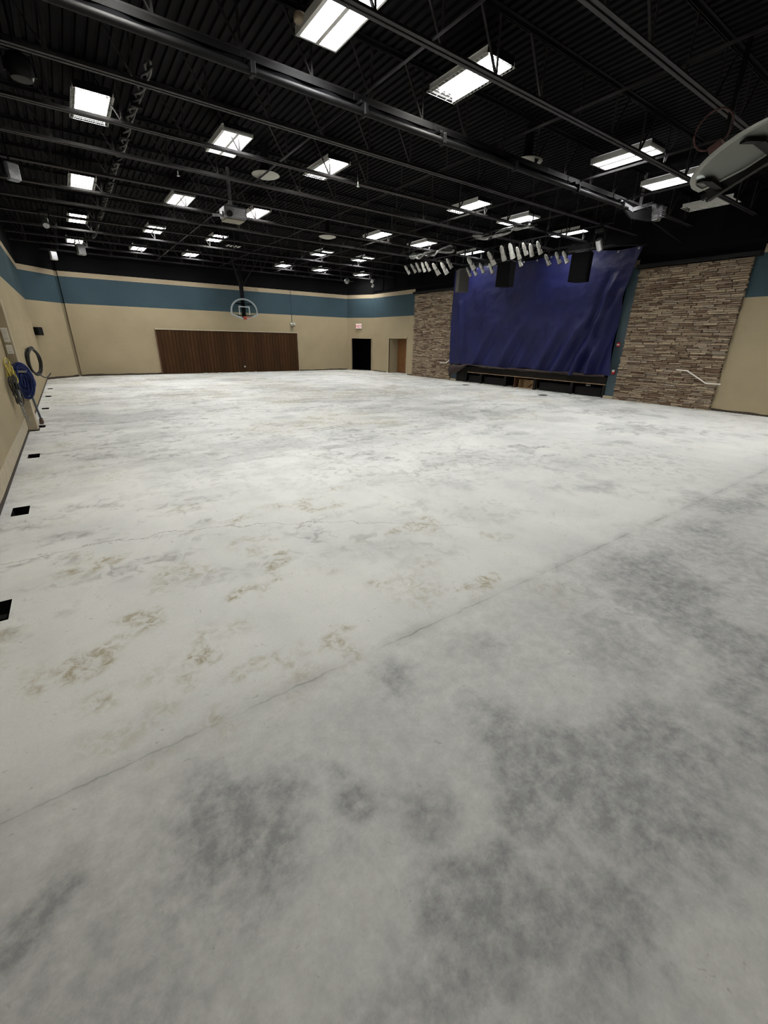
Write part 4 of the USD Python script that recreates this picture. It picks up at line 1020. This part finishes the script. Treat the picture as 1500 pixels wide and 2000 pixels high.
def stage_light(label, loc, rz, size, drop):
    q = thing('stage_light', label, 'stage light', loc, rz, group='stage lights')
    ax = np.array([0.62, 0.0, -0.785])
    L = 0.40 * size
    body = lathe([(0, -L * 0.55), (0.040 * size, -L * 0.55), (0.060 * size, -L * 0.45), (0.064 * size, -L * 0.12), (0.052 * size, -L * 0.10), (0.052 * size, -L * 0.04), (0.066 * size, -L * 0.02), (0.076 * size, L * 0.45), (0.068 * size, L * 0.45), (0.06 * size, L * 0.2), (0, L * 0.18)], 16)
    T = trimesh.geometry.align_vectors([0, 0, 1], ax)
    body.apply_transform(T)
    can = obj('can', body, CAN_GREY if RNG.random() < 0.6 else CAN_PALE, q, smooth=35)
    cap = lathe([(0, -L * 0.62), (0.03 * size, -L * 0.62), (0.04 * size, -L * 0.53), (0, -L * 0.53)], 12); cap.apply_transform(T)
    obj('back_cap', cap, CAN_PALE, can)
    fr = trimesh.creation.annulus(0.072 * size, 0.096 * size, 0.012, sections=16); fr.apply_translation((0, 0, L * 0.47)); fr.apply_transform(T)
    obj('filter_frame', fr, BLACK_STEEL, can)
    obj('yoke', cat_(box((0, -0.085 * size, 0.07 * size), (0.03, 0.012, 0.2 * size)), box((0, 0.085 * size, 0.07 * size), (0.03, 0.012, 0.2 * size)), box((0, 0, 0.17 * size), (0.03, 0.18 * size, 0.012))), BLACK_STEEL, q)
    obj('clamp', cat_(rod((0, 0, 0.17 * size), (0, 0, drop - 0.09), 0.014, 8), box((0, 0, drop - 0.067), (0.07, 0.05, 0.08), 0.012)), BLACK_STEEL, q)
    return q


UP = [(18.28, 5.11), (17.81, 5.12), (17.47, 5.13), (17.10, 5.10), (16.78, 5.09), (16.20, 4.92), (15.66, 4.90), (15.36, 5.05), (14.05, 4.90), (12.99, 4.95), (12.45, 5.06), (12.05, 5.08), (11.72, 4.98), (11.45, 5.07), (11.17, 5.0), (10.84, 5.03)]
names_u = ['leftmost stage light, at the left end of the upper pipe', 'stage light second from the left on the upper pipe', 'stage light third from the left on the upper pipe', 'stage light fourth from the left on the upper pipe', 'stage light fifth from the left on the upper pipe',
           'large stage light right of the left cluster', 'large stage light just left of the grey sided loudspeaker', 'stage light tucked high beside the grey sided loudspeaker', 'long stage light just right of the grey sided loudspeaker',
           'large stage light left of the left black loudspeaker', 'large stage light straight above the left black loudspeaker', 'large stage light above the right edge of the left black loudspeaker', 'stage light at the left of the crowded middle cluster', 'stage light in the middle of the crowded middle cluster',
           'stage light at the right of the crowded middle cluster', 'separate stage light right of the crowded middle cluster']
protos = {}
for (y, z), nm in zip(UP, names_u):
    size = 1.25 if 'large' in nm or 'long' in nm else 1.0
    drop = 5.36 - z
    key = (size, round(drop, 1))
    stage_light('pale grey ' + nm, (14.2, y, z), RNG.uniform(-0.45, 0.25), size, drop)
k_ = 15.15 / 14.2
LOW = [((14.15), 4.62, 'low stage light hanging right of the grey sided loudspeaker'), (13.84, 4.63, 'second low stage light right of the grey sided loudspeaker'), (13.46, 4.69, 'third low stage light, midway to the left black loudspeaker'), (12.97, 4.63, 'low stage light touching the left side of the left black loudspeaker'),
       (11.61, 4.72, 'low stage light under the crowded middle cluster'), (10.43, 4.62, 'first of three low stage lights before the right of the tarp'), (10.02, 4.63, 'second of three low stage lights before the right of the tarp'), (9.74, 4.62, 'low stage light against the left side of the right black loudspeaker')]
for y, z, nm in LOW:
    y2, z2 = y * k_, 1.96 + (z - 1.96) * k_
    stage_light('pale grey ' + nm, (15.15, y2, z2), RNG.uniform(-0.4, 0.2), 0.95, 5.12 - z2)
mh = thing('moving_head_light', 'shiny moving head light above the right end of the tarp', 'stage light', (14.2, 8.62, 4.86))
obj('base', box((0, 0, 0.34), (0.28, 0.28, 0.12), 0.02), BLACK_PLASTIC, mh)
obj('yoke', cat_(box((0, -0.17, 0.12), (0.10, 0.05, 0.40), 0.015), box((0, 0.17, 0.12), (0.10, 0.05, 0.40), 0.015), box((0, 0, 0.29), (0.10, 0.36, 0.05))), DARK_PLASTIC, mh)
obj('head', rod((-0.08, 0, 0.10), (0.10, 0, -0.14), 0.10, 18), SILVER, mh, smooth=40)
obj('clamp', cat_(rod((0, 0, 0.38), (0, 0, 0.42), 0.02, 8), box((0, 0, 0.433), (0.08, 0.06, 0.08), 0.01)), BLACK_STEEL, mh)
fs = thing('hanging_sign_lamp', 'small pale twin head lamp hanging before the far right corner', 'lamp', (15.93, 24.0, 5.2))
obj('head', rod((-0.06, 0, 0.10), (0.06, -0.06, 0.04), 0.10, 14), WHITE_METAL, fs, smooth=40)
obj('head', rod((0.0, 0, -0.14), (0.10, -0.06, -0.20), 0.10, 14), WHITE_METAL, fs, smooth=40)
obj('drop_pipe', rod((0, 0, -0.18), (0, 0, Z_DECK - 5.2 + 0.01), 0.02, 8), BLACK_STEEL, fs)
gl = thing('hanging_globe', 'grey globe hanging below the farthest lamps near the right corner', 'globe', (14.3, 24.2, 5.16))
obj('ball', trimesh.creation.icosphere(3, 0.15), GREY_METAL, gl, smooth=True)
obj('drop_pipe', rod((0, 0, 0.13), (0, 0, Z_DECK - 5.16 + 0.01), 0.014, 8), BLACK_STEEL, gl)

# ------------------------------------------------------------------ floor boxes
fbl = ['black recessed floor box nearest the camera at the left edge', 'black recessed floor box, second from the camera', 'black recessed floor box, third from the camera, before the pilaster', 'black recessed floor box right beside the pilaster foot', 'black recessed floor box first beyond the pilaster', 'black recessed floor box second beyond the pilaster', 'black recessed floor box farthest along the left wall']
fbp = None
for y, lab in zip(HOLE_Y, fbl):
    if fbp is None:
        fbp = thing('floor_box', lab, 'floor box', ((HX0 + HX1) / 2, y, 0), group='floor boxes along the left wall')
        hw = (HX1 - HX0) / 2
        obj('well', cat_(span((-hw - 0.01, -HL - 0.01, -0.13), (hw + 0.01, HL + 0.01, -0.12)), span((-hw - 0.01, -HL - 0.01, -0.13), (-hw, HL + 0.01, -0.001)), span((hw, -HL - 0.01, -0.13), (hw + 0.01, HL + 0.01, -0.001)),
                         span((-hw - 0.01, -HL - 0.01, -0.13), (hw + 0.01, -HL, -0.001)), span((-hw - 0.01, HL, -0.13), (hw + 0.01, HL + 0.01, -0.001))), BLACK_PLASTIC, fbp)
        obj('outlet', cat_(box((0.0, -0.06, -0.10), (0.08, 0.07, 0.04), 0.005), box((0.0, 0.06, -0.10), (0.08, 0.07, 0.04), 0.005)), DARK_PLASTIC, fbp)
    else:
        dup(fbp, ((HX0 + HX1) / 2, y, 0), 0, lab)
for (x, y), lab in (((15.73, 15.25), 'dark flush floor pocket before the left part of the stage'), ((15.54, 10.71), 'dark flush floor pocket before the right part of the stage')):
    fpk = thing('floor_pocket', lab, 'floor pocket', (x, y, 0.0), group='floor pockets')
    obj('lid', lathe([(0, 0), (0.16, 0), (0.17, 0.004), (0.16, 0.008), (0, 0.008)], 20), DARK_PLASTIC, fpk)
    obj('ring', trimesh.creation.annulus(0.17, 0.20, 0.008, sections=24).apply_translation((0, 0, 0.004)), GREY_METAL, fpk)

# ------------------------------------------------------------------ things on the pilaster and left wall
YF = 11.85 - 0.0
for lab, z, h in (('upper white wall control panel on the pilaster', 1.93, 0.27), ('lower white wall control panel on the pilaster', 1.66, 0.17)):
    th = thing('wall_control', lab, 'control panel', (XL + 0.09, YF, z))
    obj('case', box((0, -0.012, 0), (0.10, 0.024, h), 0.005), WHITE_PLASTIC, th)
    obj('screen', box((0, -0.026, h * 0.15), (0.06, 0.004, h * 0.3)), OFF_LAMP, th)
    obj('button', cat_(*[box((-0.02 + 0.02 * k, -0.026, -h * 0.25), (0.012, 0.004, 0.012)) for k in range(3)]), GREY_METAL, th)


def coil(n, ra, rb, jitter, r, seed, thick):
    g = np.random.default_rng(seed)
    out = []
    for k in range(n):
        aa = np.linspace(0, 2 * math.pi, 40)[:-1]
        a1, b1_, oy, oz = ra * (1 + g.uniform(-jitter, jitter)), rb * (1 + g.uniform(-jitter, jitter)), g.uniform(-thick, thick), g.uniform(-0.03, 0.03)
        out.append(tube(np.c_[oy + 0.02 * np.sin(2 * aa + k), a1 * np.cos(aa), b1_ * np.sin(aa) + oz], r, 6, True))
    return cat_(*out)


hookm = lambda: cat_(rod((-0.06, 0, 0.0), (0.08, 0, 0.0), 0.008, 8), rod((0.08, 0, 0), (0.08, 0, 0.04), 0.008, 8))
bc = thing('blue_cord_bundle', 'thick blue cord bundle hanging on the face of the pilaster', 'extension cord', (-0.87, 11.76, 1.06), 1.45)
obj('coil', coil(34, 0.10, 0.20, 0.85, 0.014, 4, 0.05), BLUE_CORD, bc)
obj('wrap', box((0.0, 0, 0.18), (0.10, 0.22, 0.05), 0.015), TAPE_GREY, bc)
obj('hook', hookm().apply_translation((0.0, 0, 0.25)), GREY_METAL, bc)
bk = thing('black_cable_coil', 'black oval cable coil hanging on the left wall beyond the blue cord', 'cable', (XL + 0.20, 16.3, 1.22), -0.55)
obj('coil', coil(7, 0.24, 0.36, 0.08, 0.018, 6, 0.03), BLACK_CORD, bk)
obj('tail', tube(np.c_[np.full(12, 0.0), np.linspace(0.05, 0.55, 12), -0.34 - 0.12 * np.sin(np.linspace(0, 3, 12))], 0.016, 6), BLACK_CORD, bk)
obj('hook', rod((-0.14, -0.08, 0.34), (0.03, 0.0, 0.34), 0.008, 8), GREY_METAL, bk)
yc = thing('yellow_cord_tangle', 'tangled yellow and black cords hanging on the near side of the pilaster', 'extension cord', (XL + 0.07, 11.05, 1.22))
obj('coil', coil(6, 0.30, 0.22, 0.35, 0.012, 8, 0.05), YELLOW_CORD, yc)
obj('coil', coil(6, 0.22, 0.20, 0.5, 0.011, 18, 0.05).apply_translation((0.02, -0.42, -0.22)), BLACK_CORD, yc)
obj('plug', box((0.05, -0.48, -0.16), (0.10, 0.16, 0.12), 0.02), BLACK_PLASTIC, yc)
obj('loose_end', cat_(*[tube(np.c_[0.03 + 0.02 * np.sin(np.linspace(0, 6, 14) + k), -0.25 + 0.18 * k + 0.03 * np.sin(np.linspace(0, 9, 14)), np.linspace(-0.2, -0.75 - 0.12 * k, 14)], 0.009, 6) for k in range(3)]), TAPE_GREY, yc)
obj('hook', hookm().apply_translation((0.0, 0, 0.21)), GREY_METAL, yc)
bm = thing('push_broom', 'blue handled push broom leaning against the back of the pilaster', 'broom', (XL + 0.20, 12.85, 0))
obj('handle', rod((0.0, 0, 0.10), (-0.03, -0.62, 1.05), 0.022, 10), HANDLE_STEEL, bm, smooth=40)
obj('head', box((0.0, 0, 0.085), (0.07, 0.26, 0.05), 0.01), REDWOOD, bm)
obj('bristles', box((0.0, 0, 0.032), (0.08, 0.26, 0.064), 0.02), BRISTLE, bm)
ws = thing('wall_speaker', 'small black wall speaker in the far left corner', 'speaker', (XL + 0.12, 25.75, 2.06), 0.75)
obj('cabinet', box((0.05, 0, 0.02), (0.26, 0.28, 0.34), 0.03), BLACK_PLASTIC, ws)
obj('bracket', cat_(bar((-0.18, 0, 0.0), (0.0, 0, 0.0), 0.06, 0.05), box((-0.10, 0, 0.0), (0.02, 0.12, 0.16))), BLACK_STEEL, ws)
